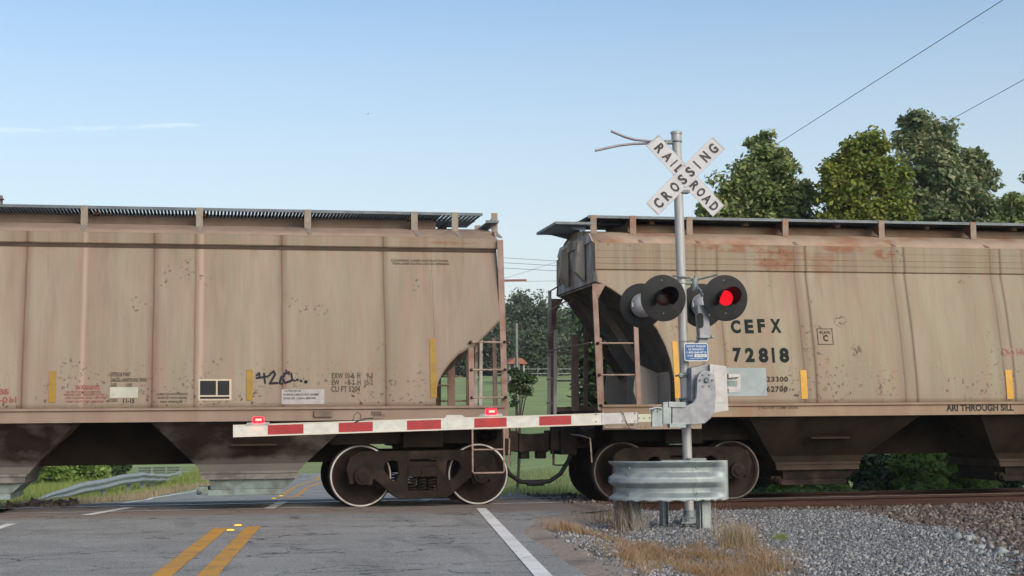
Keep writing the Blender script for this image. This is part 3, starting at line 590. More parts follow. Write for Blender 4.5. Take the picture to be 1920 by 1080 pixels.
def hopper_car(kind, Xc, half, sgn_vis, label, paint_m, posts, xe_vis):
    """sgn_vis: +1 the right end is in view, -1 the left end"""
    t = thing('covered_hopper_car', label, 'freight car', (Xc, TY, 0), 'covered hopper cars of one freight train')
    A = kind == 'A'
    cut = cutcurve(CUTA if A else CUTB, xe_vis, sgn_vis)
    cut = [(max(0, e), z) for e, z in cut]
    ce = np.maximum.accumulate(np.array([c[0] for c in cut])); cz = np.array([c[1] for c in cut])
    ce = ce + np.arange(len(ce)) * 1e-4
    zt = 3.86
    def zlow(e): return float(np.interp(e, ce, cz)) if e < ce[-1] else 1.46
    es = sorted(set(list(ce) + list(np.linspace(ce[0], ce[-1] + .01, 26)))) + [ce[-1] + .012] + list(np.linspace(ce[-1] + .15, 2 * half - ce[-1] - .15, 60))
    es += [2 * half - e for e in es if e <= ce[-1] + .013][::-1]
    # side walls
    nr = 24
    for s in (1, -1):
        V = []; 
        for e in es:
            zl = zlow(min(e, 2 * half - e)); x = (Xc + half - e) if sgn_vis > 0 else (Xc - half + e)
            for j in range(nr + 1): z = zl + (zt - zl) * (j / nr); V.append((x, TY - s * (TY - YN - inset(z)), z))
        n = nr + 1; Fc = [(i * n + j, i * n + j + 1, (i + 1) * n + j + 1, (i + 1) * n + j) for i in range(len(es) - 1) for j in range(nr)]
        o = fast('side_wall', V, Fc, paint_m, t, smooth=True)
        sd_ = o.modifiers.new('sheet', 'SOLIDIFY'); sd_.thickness = .012; sd_.offset = 0
    x0, x1 = Xc - half, Xc + half
    # top chord and roof
    iy = lambda z: YN + inset(z)
    for s in (1, -1):
        yy = (lambda v: v) if s == 1 else far
        if A: pr = [(iy(3.84) - .06, 3.845), (iy(3.84) - .075, 3.86), (iy(3.84) - .075, 3.995), (iy(3.84) - .055, 4.01), (iy(3.84) + .05, 4.02), (iy(3.84) + .05, 3.845)]
        else:
            c = iy(3.7); pr = [(c + .08, 3.535), (c - .045, 3.535), (c - .075, 3.56), (c - .075, 3.625), (c - .064, 3.63), (c - .064, 3.645), (c - .07, 3.65), (c - .07, 3.715), (c - .06, 3.72), (c - .06, 3.735), (c - .065, 3.74), (c - .065, 3.82), (c - .055, 3.825), (c - .055, 3.845), (c - .058, 3.85), (c - .058, 3.955), (c - .035, 3.965), (c + .10, 3.975)]
        b = MB(); b.prism([(yy(a), z) for a, z in pr], 'x', x0, x1); b.build('top_chord', paint_m, t)
        if A: b = MB(); b.prism([(yy(iy(3.80) - .016), 3.795), (yy(iy(3.84) - .05), 3.8445), (yy(iy(3.84) + .02), 3.8445), (yy(iy(3.80) + .02), 3.795)], 'x', x0 + .01, x1 - .01); b.build('chord_shade_strip', M['chord_shade'], t)  # added dark strip: the chord's shadow on the side, painted along with grime
    ze = 4.015 if A else 3.97
    rp = [(iy(3.84) + .02, ze), (22.36, 4.10), (22.62, 4.19), (22.95, 4.25), (TY, 4.27)]; rp = rp + [(far(a), z) for a, z in rp[:-1]][::-1]
    V = []; xs_ = np.linspace(x0, x1, 40)
    for x in xs_:
        for a, z in rp: V.append((x, a, z))
    n = len(rp); Fc = [(i * n + j, i * n + j + 1, (i + 1) * n + j + 1, (i + 1) * n + j) for i in range(39) for j in range(n - 1)]
    o = fast('roof', V, Fc, M['roofA' if A else 'roofB'], t, smooth=True); mo = o.modifiers.new('sheet', 'SOLIDIFY'); mo.thickness = .01
    b = MB(); b.prism([(TY - .02 + a, z) for a, z in ((-.33, 4.24), (-.30, 4.37), (-.2, 4.41), (.24, 4.41), (.34, 4.37), (.37, 4.24))], 'x', x0 + .8, x1 - .8)
    for i in range(9): xx_ = x0 + 1.2 + i * (2 * half - 2.4) / 8; b.box(xx_ - .04, xx_ + .04, TY - .36, TY + .40, 4.39, 4.435)
    b.build('hatch_cover', M['roofA' if A else 'roofB'], t)
    # running boards
    for s in (1, -1):
        ya, yb = (22.57, 23.27) if s == 1 else (far(23.27), far(22.57))
        b = MB(); open_lo = Xc + half - .82 if A else 1e9
        b.box(x0 + .05, x1 - .12, ya, ya + .035, 4.425, 4.468); b.box(x0 + .05, x1 - .12, yb - .03, yb, 4.425, 4.462)
        if not A: b.box(x0 + .05, x1 - .12, ya + .035, yb - .03, 4.449, 4.457)
        x = x0 + .08
        while x < x1 - .14:
            b.box(x, x + (.022 if not A else .034 if x < open_lo else .03), ya + .035, yb - .03, 4.43, 4.449 if not A else 4.455); x += .052 if not (s == 1 and A and x > open_lo) else .068
        b.build('running_board', M['board'], t)
    # brackets: near row where the photograph shows them, mirrored to the far side
    for X_ in posts:
        for s in (1, -1):
            yy = (lambda v: v) if s == 1 else far
            b = MB(); yb_ = 22.555; zb = 4.155
            b.hexa([(X_ - .05, yy(yb_), zb), (X_ + .05, yy(yb_), zb), (X_ + .05, yy(yb_ + .008), zb), (X_ - .05, yy(yb_ + .008), zb)], [(X_ - .05, yy(yb_), 4.47), (X_ + .05, yy(yb_), 4.47), (X_ + .05, yy(yb_ + .008), 4.47), (X_ - .05, yy(yb_ + .008), 4.47)])
            b.prism([(yy(yb_ + .008), 4.44), (yy(yb_ + .008), 4.20), (yy(yb_ + .16), 4.22), (yy(yb_ + .52), 4.42), (yy(yb_ + .52), 4.44)], 'x', X_ + .03, X_ + .04)
            # strap running down the roof slope
            b.bar((X_, yy(22.56), 4.178), (X_ + .01, yy(22.13), 4.032 if A else 3.995), .06, .012, (0, 0, 1))
            b.build('bracket', M['bracketA' if A else 'bracketB'], t)
    # end walls, slope sheets
    for e_sgn in (1, -1):
        vis = e_sgn == sgn_vis
        xe = Xc + e_sgn * half; zb = cz[0] - .02
        b = MB(); xin = xe - e_sgn * .03
        # end bulkhead following the roof and side curve
        out = [(YN + inset(z) + .01, z) for z in (zb, 2.9, 3.2, 3.5, 3.8, 3.86) if z >= zb] + [(iy(3.84) + .05, ze - .02)] + rp[1:5]; out = out + [(far(a), z) for a, z in out[:-1]][::-1]
        b.prism(out, 'x', xin - e_sgn * .01, xin)
        bw = b; b = MB()
        for yc in (22.75, 23.83):   # vertical box stiffeners
            b.hexa([(xe, yc - .10, zb + .1), (xe + e_sgn * .14, yc - .07, zb + .25), (xe + e_sgn * .14, yc + .07, zb + .25), (xe, yc + .10, zb + .1)], [(xe, yc - .10, 4.1), (xe + e_sgn * .10, yc - .07, 4.05), (xe + e_sgn * .10, yc + .07, 4.05), (xe, yc + .10, 4.1)])
        b.build('end_stiffener', M['endrib'], t, each=.02); b = bw
        b.hexa([(xe, 22.1, 4.0), (xe + e_sgn * .02, 22.1, 4.0), (xe + e_sgn * .02, 24.45, 4.0), (xe, 24.45, 4.0)], [(xe, 22.3, 4.14), (xe + e_sgn * .02, 22.3, 4.14), (xe + e_sgn * .02, 24.25, 4.14), (xe, 24.25, 4.14)])
        b.build('end_wall', M['endwall'], t)
        V = []; pts = list(zip(ce, cz)); W = 9
        for e, z in pts:
            x = xe - e_sgn * (e + .006)
            for j in range(W): y = YN + inset(z) + .02; y = y + (far(y) - y) * j / (W - 1); V.append((x, y, z + .004))
        Fc = [(i * W + j, i * W + j + 1, (i + 1) * W + j + 1, (i + 1) * W + j) for i in range(len(pts) - 1) for j in range(W - 1)]
        o = fast('slope_sheet', V, Fc, M['slope'], t, smooth=True); mo = o.modifiers.new('sheet', 'SOLIDIFY'); mo.thickness = .012
        # ribs below the slope sheet and transverse web
        b = MB(); xi = xe - e_sgn * (ce[-1] - .02)
        for yc in (22.62, 23.96): b.bar((xe - e_sgn * .1, yc, zb - .12), (xi + e_sgn * .15, yc, 1.95), .08, .12)
        b.build('slope_rib', M['slope'], t, each=.02)
        b = MB()
        for yc in (() if A else (22.42, 24.16)): b.prism([(xi + e_sgn * .02, 1.44), (xi + e_sgn * .34, 1.44), (xi + e_sgn * .42, 1.7), (xi + e_sgn * .36, 2.12), (xi + e_sgn * .02, 1.98)], 'y', yc, yc + .012)
        b.box(min(xi, xi - e_sgn * .02), max(xi, xi - e_sgn * .02), 21.9, 24.7, 1.3, 2.0)
        b.build('bolster_web', M['web'], t)
        # end platform, crossover board, corner posts, ladders, steps
        xp = xe + e_sgn * .10
        b = MB(); b.box(min(xe - e_sgn * ce[-1], xp), max(xe - e_sgn * ce[-1], xp), 21.95, 24.63, 1.30, 1.335); b.box(min(xp - e_sgn * .03, xp), max(xp - e_sgn * .03, xp), 21.86, 24.72, 1.12, 1.40)
        b.box(min(xp, xp - e_sgn * 1.5), max(xp, xp - e_sgn * 1.5), 22.9, 23.7, .82, 1.29); b.box(min(xp, xp - e_sgn * .10), max(xp, xp - e_sgn * .10), 22.2, 24.4, .98, 1.12); b.build('end_sill', M['rustdark'], t, bevel=.006)
        b = MB(); xo = xe + e_sgn * (.10 if A else .52); xi2 = xe - e_sgn * .1
        a_, c_ = min(xo, xi2), max(xo, xi2); b.box(a_, c_, 22.40, 22.43, 4.295, 4.335); b.box(a_, c_, 23.75, 23.78, 4.295, 4.335); b.box(min(xo, xo - e_sgn * .03), max(xo, xo - e_sgn * .03), 22.43, 23.75, 4.295, 4.335)
        y = 22.46
        while y < 23.72: b.box(a_ + .03, c_ - .03, y, y + .022, 4.295, 4.325); y += .055
        for yc in (22.55, 23.6): b.prism([(xe, 4.295), (xe + e_sgn * .01, 4.20), (xo - e_sgn * .12, 4.295)], 'y', yc, yc + .012)
        b.build('crossover_platform', M['board'], t)
        if A:
            # short rail stub carrying the board end
            pass
        for s in (1, -1):
            yy = (lambda v: v) if s == 1 else far
            lad = MB(); xa = xe + e_sgn * .035; yb_ = YN - .012
            if A:
                lad.hexa([(xa - .045, yy(YN + .0), 1.0), (xa + .045, yy(YN), 1.0), (xa + .045, yy(YN + .03), 1.0), (xa - .045, yy(YN + .03), 1.0)], [(xa - .045, yy(YN + .30), 3.98), (xa + .045, yy(YN + .30), 3.98), (xa + .045, yy(YN + .33), 3.98), (xa - .045, yy(YN + .33), 3.98)])
                xb_ = xe - e_sgn * .47; lad.hexa([(xb_ - .04, yy(yb_), 1.40), (xb_ + .04, yy(yb_), 1.40), (xb_ + .04, yy(yb_ + .03), 1.40), (xb_ - .04, yy(yb_ + .03), 1.40)], [(xb_ - .04, yy(yb_ + .05), 2.34), (xb_ + .04, yy(yb_ + .05), 2.34), (xb_ + .04, yy(yb_ + .08), 2.34), (xb_ - .04, yy(yb_ + .08), 2.34)])
                rz = [2.42, 2.01, 1.60]
            else:
                lad.hexa([(xa - .04, yy(YN + .0), 1.40), (xa + .04, yy(YN), 1.40), (xa + .04, yy(YN + .03), 1.40), (xa - .04, yy(YN + .03), 1.40)], [(xa - .04, yy(YN + .24), 3.22), (xa + .04, yy(YN + .24), 3.22), (xa + .04, yy(YN + .27), 3.22), (xa - .04, yy(YN + .27), 3.22)])
                lad.prism([(xa - .04, 3.08), (xa + .04, 3.08), (xa + .04, 3.32), (xa - .17, 3.32)] if e_sgn > 0 else [(xa - .04, 3.32), (xa - .04, 3.08), (xa + .04, 3.08), (xa + .17, 3.32)], 'y', yy(YN + .235), yy(YN + .245))
                xb_ = xe - e_sgn * .56; lad.hexa([(xb_ - .035, yy(yb_), 1.40), (xb_ + .035, yy(yb_), 1.40), (xb_ + .035, yy(yb_ + .03), 1.40), (xb_ - .035, yy(yb_ + .03), 1.40)], [(xb_ - .035, yy(yb_ + .12), 2.9), (xb_ + .035, yy(yb_ + .12), 2.9), (xb_ + .035, yy(yb_ + .15), 2.9), (xb_ - .035, yy(yb_ + .15), 2.9)])
                rz = [2.41, 1.93, 1.47]
            L = lad.build('side_ladder', M['ladder'], t)
            for z in rz:
                b = MB(); o_ = .10 * (z - 1.0); q = YN - .035 + (.1 * (z - 1) if not A else .05 * (z - 1))
                b.tube([(xb_, yy(q + .03), z), (xb_, yy(q), z), (xa, yy(q + .02), z), (xa, yy(q + .05), z)], .014, 7); b.build('rung', M['rung'], L, smooth=True)
                b = MB(); [b.lathe((xx_, yy(q - .012), z), (0, s, 0), [(0, 0), (0, .024), (.05, .024)], 6) for xx_ in (xa, xb_)]; b.build('rung_bolt', M['rustdark'], L, each=.02)
            # wire step below the sill
            b = MB(); xb2, xa2 = xe - e_sgn * .47, xe + e_sgn * .0; q = YN - .03
            zs_ = 1.17 if A else 1.17
            b.tube([(xb2, yy(q + .05), 1.32), (xb2, yy(q), 1.26), (xb2, yy(q), .52), (xb2 + e_sgn * .02, yy(q), .50), (xa2 - e_sgn * .02, yy(q), .50), (xa2, yy(q), .52), (xa2, yy(q), 1.26), (xa2, yy(q + .05), 1.32)], .013, 7)
            for z in (1.145, .84): b.tube([(xb2, yy(q), z + .03), (xb2 + e_sgn * .02, yy(q), z), (xa2 - e_sgn * .02, yy(q), z), (xa2, yy(q), z + .03)], .012, 7)
            if A or s < 0: b.build('stirrup_step', M['rung'], t, smooth=True)
            else:
                b = MB(); b.tube([(xb2, yy(q), 1.30), (xb2, yy(q), 1.16), (xb2 + .02, yy(q), 1.14), (xa2 - e_sgn * .02, yy(q), 1.14), (xa2, yy(q), 1.16), (xa2, yy(q), 1.30)], .016, 7); b.build('stirrup_step', M['rung'], t, smooth=True)
                b = MB(); b.box(min(xe, xe + 1.55), max(xe, xe + 1.55), YN + .03, YN + .045, 1.11, 1.28); b.build('step_plate', paint_m, t)
        # end ladder at the far corner and grab rods
        xl = xe + e_sgn * .13; b = MB()
        for y, z1 in ((24.74, 3.45), (24.28, 2.75)): b.bar((xl, y, 1.25), (xl, y - .09 * (z1 - 1.25), z1), .05, .05, (1, 0, 0))
        EL = b.build('end_ladder', M['endwall'], t)
        for z in (1.55, 1.95, 2.35, 2.72): b = MB(); b.tube([(xl + e_sgn * .04, 24.74 - .09 * (z - 1.25), z), (xl + e_sgn * .06, 24.5, z), (xl + e_sgn * .04, 24.28 - .06 * (z - 1.25), z)], .012, 6); b.build('rung', M['rung'], EL)
        for z in (3.1, 3.42): b = MB(); b.tube([(xl, 24.56, z), (xl + e_sgn * .04, 24.3, z), (xl - e_sgn * .12, 23.9, z + .12)], .012, 6); b.build('rung', M['rung'], EL)
        b = MB(); b.tube([(xl + e_sgn * .03, 24.7, 2.42), (xl + e_sgn * .05, 23.2, 2.42), (xl, 21.80, 2.42)], .012, 6)
        b.bar((xe - e_sgn * .06, 21.95, 1.34), (xe - e_sgn * .06, 22.04, 2.5), .06, .05); b.bar((xe - e_sgn * .30, 24.6, 1.34), (xe - e_sgn * .30, 24.56, 2.7), .12, .06); b.bar((xe - e_sgn * .75, 24.5, 1.34), (xe - e_sgn * .75, 24.5, 2.1), .07, .05)
        b.tube([(xe - e_sgn * .75, 24.5, 1.85), (xe - e_sgn * .3, 24.55, 1.85)], .015, 6)
        b.build('end_post', M['ladder'], t, each=.02)
        # coupler, draft gear, hoses
        xc = xp + e_sgn * .0; cpl = MB()
        cpl.box(min(xc, xc + e_sgn * .26), max(xc, xc + e_sgn * .26), 22.9, 23.68, .72, 1.16); cpl.box(min(xc + e_sgn * .26, xc + e_sgn * .4), max(xc + e_sgn * .26, xc + e_sgn * .4), 23.0, 23.5, .78, 1.10)
        cpl.box(min(xc, xc + e_sgn * .5), max(xc, xc + e_sgn * .5), 23.18, 23.40, .82, 1.0)
        cpl.hexa([(xc + e_sgn * .42, 23.05, .76), (xc + e_sgn * .74, 23.10, .78), (xc + e_sgn * .74, 23.40, .78), (xc + e_sgn * .42, 23.52, .76)], [(xc + e_sgn * .42, 23.05, 1.06), (xc + e_sgn * .72, 23.12, 1.04), (xc + e_sgn * .72, 23.40, 1.04), (xc + e_sgn * .42, 23.52, 1.06)])
        cpl.box(min(xc + e_sgn * .45, xc + e_sgn * .6), max(xc + e_sgn * .45, xc + e_sgn * .6), 23.1, 23.3, .66, .78)
        cpl.build('coupler', M['rustdark'], t, bevel=.015)
        b = MB(); yc = 22.95 if e_sgn > 0 else 23.0; gap_mid = xc + e_sgn * .50
        b.tube([(xc - e_sgn * .04, yc + .25, .92), (xc + e_sgn * .03, yc, .84), (xc + e_sgn * .12, yc, .62), (xc + e_sgn * .25, yc, .42), (xc + e_sgn * .42, yc, .31), (xc + e_sgn * .655, yc, .285)], [.036] * 6, 10); b.tube([(xc + e_sgn * .52, yc, .29), (xc + e_sgn * .66, yc, .285)], .05, 8); b.build('air_hose', M['rubber'], t, smooth=True)
        b = MB(); b.tube([(xc + e_sgn * .02, 21.92, .62), (xc + e_sgn * .04, 21.92, .98), (xc + e_sgn * .06, 22.4, 1.02), (xc + e_sgn * .12, 23.1, 1.04)], .012, 6); b.tube([(xc + e_sgn * .3, 23.3, .76), (xc + e_sgn * .32, 23.2, .55)], .012, 6); b.build('uncoupling_lever', M['rung'], t, each=.02)
        # truck
        X_ = Xc + e_sgn * (half - (1.13 if A else 1.40))
        e_ = bpy.data.objects.new('truck', None); COL.objects.link(e_); e_.parent = t; e_.empty_display_size = .1
        wheelset_parts(e_, X_, tm='tread' if A else 'tread_dull')
        for s in (1, -1): sideframe(e_, X_, s)
        b = MB(); b.box(X_ - .3, X_ + .3, 22.1, 24.5, .88, 1.28); b.build('body_bolster', M['blackunder'], t, bevel=.01)
        b = MB()
        for s in (1, -1): yy = (lambda v: v) if s == 1 else far; b.prism([(X_ - .16, 1.12), (X_ + .18, 1.12), (X_ + .18, 1.30), (X_ - .16, 1.30)], 'y', min(yy(21.80), yy(21.82)), max(yy(21.80), yy(21.82)))
        b.build('jacking_pad', paint_m, t, each=.02)
    # side sills
    for s in (1, -1):
        yy = (lambda v: v) if s == 1 else far
        b = MB(); pr = [(YN - .012, 1.285), (YN - .012, 1.44), (YN - .045, 1.45), (YN - .045, 1.475), (YN - .01, 1.485), (YN + .05, 1.485), (YN + .05, 1.285)]
        b.prism([(yy(a), z) for a, z in pr], 'x', x0 - .02, x1 + .02); b.build('side_sill', M['sillA' if A else 'sillB'], t)
    b = MB(); b.prism([(22.93, .66), (23.65, .66), (23.65, 1.3), (22.93, 1.3)], 'x', x0 + 1.9, x1 - 1.9); b.build('centre_sill', M['centre'], t)
    b = MB()
    for q_ in (x0 + .3, x1 - 2.5): b.box(q_, q_ + 2.2, 22.25, 24.33, .93, 1.30)
    b.build('bolster_frame', M['blackunder'], t, each=.02)
    b = MB(); b.box(x0 + 1.0, x1 - 1.0, YN + .1, far(YN + .1), 1.40, 1.44); b.build('hopper_ceiling', M['blackunder'], t)
    # hoppers with discharge gates
    for k in (-1, 0, 1):
        hx = Xc + k * 3.86; b = MB(); st = [(1.42, 21.74, 1.40), (1.40, 21.76, 1.26), (.80, 22.46, .66), (.72, 22.5, .56)]
        for (w0, ya, za), (w1, yb_, zb_) in zip(st[:-1], st[1:]):
            b.hexa([(hx - w0, ya, za), (hx + w0, ya, za), (hx + w0, far(ya), za), (hx - w0, far(ya), za)], [(hx - w1, yb_, zb_), (hx + w1, yb_, zb_), (hx + w1, far(yb_), zb_), (hx - w1, far(yb_), zb_)])
        b.box(hx - .3, hx + .35, 22.02, 22.2, .93, .96)
        hp = b.build('hopper', M['hopA' if A else 'hopB'], t)
        b = MB(); b.box(hx - .74, hx + .70, 22.42, far(22.42), .525, .56); b.box(hx - .72, hx + .68, 22.44, far(22.44), .47, .5255); b.box(hx - .72, hx + .68, 22.42, far(22.42), .44, .4705); b.build('outlet_frame', M['dust' if A else 'darkhop'], hp)
        b = MB(); b.hexa([(hx - .58, 22.52, .29), (hx + .50, 22.52, .29), (hx + .50, far(22.52), .29), (hx - .58, far(22.52), .29)], [(hx - .60, 22.48, .44), (hx + .66, 22.48, .44), (hx + .66, far(22.48), .44), (hx - .60, far(22.48), .44)]); b.box(hx - .62, hx + .48, 22.49, far(22.49), .20, .2895)
        b.tube([(hx - .70, 22.40, .28), (hx - .70, 22.70, .28)], .06, 12); b.tube([(hx - .70, 22.36, .28), (hx - .70, 22.40, .28)], .03, 10); b.box(hx - .78, hx - .62, 22.5, 22.7, .22, .34)
        b.build('discharge_gate', M['gate_teal' if A else 'rustdark'], hp, bevel=.008)
    return t
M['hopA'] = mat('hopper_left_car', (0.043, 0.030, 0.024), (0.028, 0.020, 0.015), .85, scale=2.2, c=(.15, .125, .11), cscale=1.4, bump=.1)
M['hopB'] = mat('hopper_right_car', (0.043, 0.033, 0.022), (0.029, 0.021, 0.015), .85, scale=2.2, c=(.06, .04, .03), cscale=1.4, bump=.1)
M['chord_shade'] = mat('chord_shade_grime', (.07, .048, .036), (.10, .07, .052), .85, scale=4, sc3=(.6, 1, 1))  # brown grime darkened to carry the shade below the chord overhang
M['tread_dull'] = mat('wheel_tread_dull', (.16, .13, .115), (.10, .08, .07), .45, .5)
M['endrib'] = mat('end_stiffener_beige', (.48, .42, .33), (.38, .33, .26), .75, scale=3, sc3=(1, 2, .5), c=(.18, .09, .055), cscale=2)
def dusty(m):
    nt = m.node_tree; P = nt.nodes['Principled BSDF']; co = nd(nt, 'TexCoord').outputs['Object']; z = sepz(nt, co)[2]; src = P.inputs['Base Color'].links[0].from_socket
    k = ma(nt, 'ADD', z, ma(nt, 'MULTIPLY', ma(nt, 'SUBTRACT', noise(nt, co, 2.2, 5), .5), .35)); put(nt, P.inputs['Base Color'], mix(nt, ramp(nt, k, .70, .78, .85, 0), src, (.21, .195, .18)))
dusty(M['hopA'])
M['centre'] = mat('centre_sill_dark', (0.021, 0.015, 0.010), (0.013, 0.009, 0.007), .9, scale=3)
M['endwall'] = mat('end_wall_grey', (.58, .57, .53), (.38, .36, .33), .75, scale=3, sc3=(1, 2, .5), c=(.24, .15, .11), cscale=1.6)
M['slope'] = mat('slope_sheet_grime', (.11, .095, .08), (.06, .05, .043), .85, scale=2.4, c=(.15, .10, .08), cscale=1.5)
M['web'] = mat('web_grey', (.42, .38, .33), (.34, .30, .26), .8, scale=3)
M['roofA'] = mat('roof_left_car', (.25, .18, .14), (.29, .215, .165), .7, scale=3, sc3=(1, 1, .5), c=(.20, .145, .115))
M['roofB'] = mat('roof_right_car', (.30, .225, .165), (.36, .27, .20), .7, scale=2.5, sc3=(1, .4, .5), c=(.27, .14, .085), cscale=1.6)
M['bracketA'] = mat('bracket_left_car', (0.259, 0.223, 0.180), (0.209, 0.173, 0.144), .7, scale=7)
M['bracketB'] = mat('bracket_right_car', (0.259, 0.202, 0.158), (0.202, 0.144, 0.112), .7, scale=7, c=(.24, .11, .06), cscale=3)
M['sillA'] = mat('sill_left_car', (0.259, 0.191, 0.148), (0.216, 0.151, 0.119), .7, scale=3, sc3=(1, 1, .3), c=(.23, .16, .125), cscale=2)
M['sillB'] = mat('sill_right_car', (0.288, 0.205, 0.137), (0.238, 0.162, 0.108), .7, scale=3, sc3=(1, 1, .3), c=(.26, .15, .09), cscale=2.4)

for n_ in ('rustdark', 'wheel', 'darkhop', 'blackunder', 'hopA', 'hopB', 'centre', 'rail', 'slope', 'tie', 'rubber', 'roofA', 'roofB'): M[n_].node_tree.nodes['Principled BSDF'].inputs['Specular IOR Level'].default_value = .12
XA, HA, XB, HB = -3.2, 7.5, 13.42, 7.6
lx = lambda px, Xc, py=650: PS(px, py)[0] - Xc
seA = [(lx(44, XA), .09, .75), (lx(287, XA), .11, .9), (lx(366, XA) + .0, .05, .45), (lx(530, XA), .09, .7), (lx(723, XA), .08, .7)]
seA += [(s_ - 3.7, w_, q_) for s_, w_, q_ in seA[:3]]
stA = [(lx(p, XA), .22, .5) for p in (20, 158, 265, 385, 577, 690, 777, 853)]
ribA = [(lx(374, XA) + .02, .05), (lx(155, XA), .05)]
seB = [(lx(1318, XB), .05, .45), (lx(1358, XB), .05, .45), (lx(1503, XB, 640), .14, .6), (lx(1528, XB, 680), .05, .8), (lx(1690, XB, 640), .14, .5), (lx(1716, XB, 680), .045, .75), (lx(1870, XB, 600), .13, .5), (lx(1899, XB, 680), .045, .7)]
seB += [(s_ + 5.1, w_, q_) for s_, w_, q_ in seB[2:6]]
stB = [(lx(p, XB), .25, .5) for p in (1293, 1473, 1653, 1825, 1400, 1570)]
blobB = [(lx(1400, XB, 480), 3.93, 1.0, .10, .9), (lx(1460, XB, 480), 3.75, .55, .22, .75), (lx(1580, XB, 480), 3.93, .42, .08, .9), (lx(1420, XB, 450), 4.05, .5, .05, .6)]
blobB += [(lx(1575, XB, 600), PS(1575, 602)[2], .10, .09, .9), (lx(1605, XB, 655), PS(1605, 658)[2], .09, .10, .85), (lx(1540, XB, 478), 3.68, .3, .2, .5), (lx(1650, XB, 470), 3.85, .2, .1, .8)]
blobA = [(lx(850, XA, 450), 3.93, .45, .025, .8)]
MA = car_paint('car_paint_left', (.200, .168, .115), (.260, .214, .158), (.252, .170, .130), seA, ribA, stA, blobA)
MBp = car_paint('car_paint_right', (.228, .192, .124), (.272, .230, .156), (.255, .175, .118), seB, [], stB, blobB)
pa = [PY(p, 405, 22.555)[0] for p in (158, 374, 577, 777, 853, 927)]; pa = [pa[0] - 3.24, pa[0] - 1.62] + pa
pb = [PY(p, 425, 22.555)[0] for p in (1113, 1187, 1293, 1473, 1653, 1825)]; pb += [pb[-1] + 1.62 * i for i in range(1, 5)] + [2 * XB - pb[1], 2 * XB - pb[0]]
pa = [2 * XA - pa[-1], 2 * XA - pa[-2]] + [pa[0] - 1.62 * i for i in (3, 2, 1)] + pa
carA = hopper_car('A', XA, HA, 1, 'dusty tan covered hopper car with black scrawled graffiti, rolling across the road on the left', MA, pa, PS(945, 600)[0])
carB = hopper_car('B', XB, HB, -1, 'rust streaked tan covered hopper car marked 72818 behind the crossing signal', MBp, pb, PS(1118, 528)[0])

# lettering, reflectors and placards on the cars
def side_text(car, items, m, name='lettering', lab=None, bold=.02, off=.0115, gap=.055):
    b = MB()
    for s, px0, py0, px1, py1, *o in items:        # pixel box: left, top, right, bottom
        z0, z1 = PS(px0, py1)[2], PS(px0, py0)[2]; xa_, xb_ = PS(px0, (py0 + py1) / 2)[0], PS(px1, (py0 + py1) / 2)[0]
        def fn(u, v): z = z0 + (z1 - z0) * v; return (xa_ + (xb_ - xa_) * u, YN + inset(z) - off, z)
        text_on(b, s, fn, *(o if o else (bold,)))
    return b.build(name, m, car, label=lab, each=gap)
def side_plate(car, px0, py0, px1, py1, m, name, th=.006, lab=None, off=0.):
    z0, z1 = PS(px0, py1)[2], PS(px0, py0)[2]; xa_, xb_ = PS(px0, (py0 + py1) / 2)[0], PS(px1, (py0 + py1) / 2)[0]; V = []; n = 10
    for j in range(n + 1):
        z = z0 + (z1 - z0) * j / n; y = YN + inset(z) - .009 - off
        for x in (xa_, xb_): V += [(x, y, z), (x, y - th, z)]
    b = MB(); fs = []
    for j in range(n):
        k = 4 * j; fs += [(k + 1, k + 3, k + 7, k + 5), (k, k + 1, k + 5, k + 4), (k + 3, k + 2, k + 6, k + 7), (k + 2, k, k + 4, k + 6)]
    fs += [(0, 2, 3, 1), (4 * n, 4 * n + 1, 4 * n + 3, 4 * n + 2)]; b.add(V, fs); return b.build(name, m, car, label=lab)
def worn(name, a, thr, bg_):
    m, nt, P, co = newmat(name); col = mix(nt, ramp(nt, noise(nt, co, 30, 5, (1, 1, .8)), thr, thr + .08), a, bg_); put(nt, P.inputs['Base Color'], col); P.inputs['Roughness'].default_value = .7; P.inputs['Specular IOR Level'].default_value = .15; return m
ink = worn('stencil_black', (.02, .022, .026), .60, (.22, .18, .14)); ink_f = worn('stencil_faded', (.075, .058, .05), .64, (.16, .13, .10)); ink_r = worn('stencil_red', (.26, .085, .07), .60, (.22, .15, .12)); ink_b = worn('stencil_brown', (.05, .032, .025), .63, (.28, .21, .16))
side_text(carA, [('EXW 10-8  H    9-3', 622, 699, 699, 710), ('EW      8-2  H  15-2', 622, 712, 699, 722), ('CU FT 5204', 621, 724, 675, 735)], ink_f, lab='faded clearance and capacity figures')
side_text(carA, [('EXTERIOR PAINT', 207, 698, 245, 706), ('CARGILL-ARMSTRONG FINISH', 207, 709, 276, 716), ('DATE', 208, 719, 219, 725), ('USE', 236, 719, 248, 725), ('TOUCH', 207, 748, 220, 754)], ink_f, lab='small faded paint record above a white box')
side_text(carA, [('11-15', 231, 747, 252, 756, .03)], ink, lab='black date 11-15')
side_plate(carA, 206, 726, 259, 746, mat('blank_box_white', (.42, .42, .36), (.36, .35, .29), .7, scale=9), 'blank_panel', .002)
side_text(carA, [('WARNING', 141, 722, 187, 731, .03)] + [(s_, a_, y_, b_, y_ + 4) for s_, a_, b_, y_ in (('DO NOT ENTER OR WORK', 124, 190, 733), ('INSIDE CAR UNLESS GATES', 120, 196, 738), ('ARE CLOSED AND VENTED', 122, 200, 744), ('KEEP HATCHES LOCKED', 124, 196, 751))], ink_r, lab='faded red warning notice')
side_text(carA, [('LBS', -14, 729, 17, 740, .03), ('DC-011', -30, 744, 31, 756, .03)], ink_r, lab='faded red load figures at the left edge')
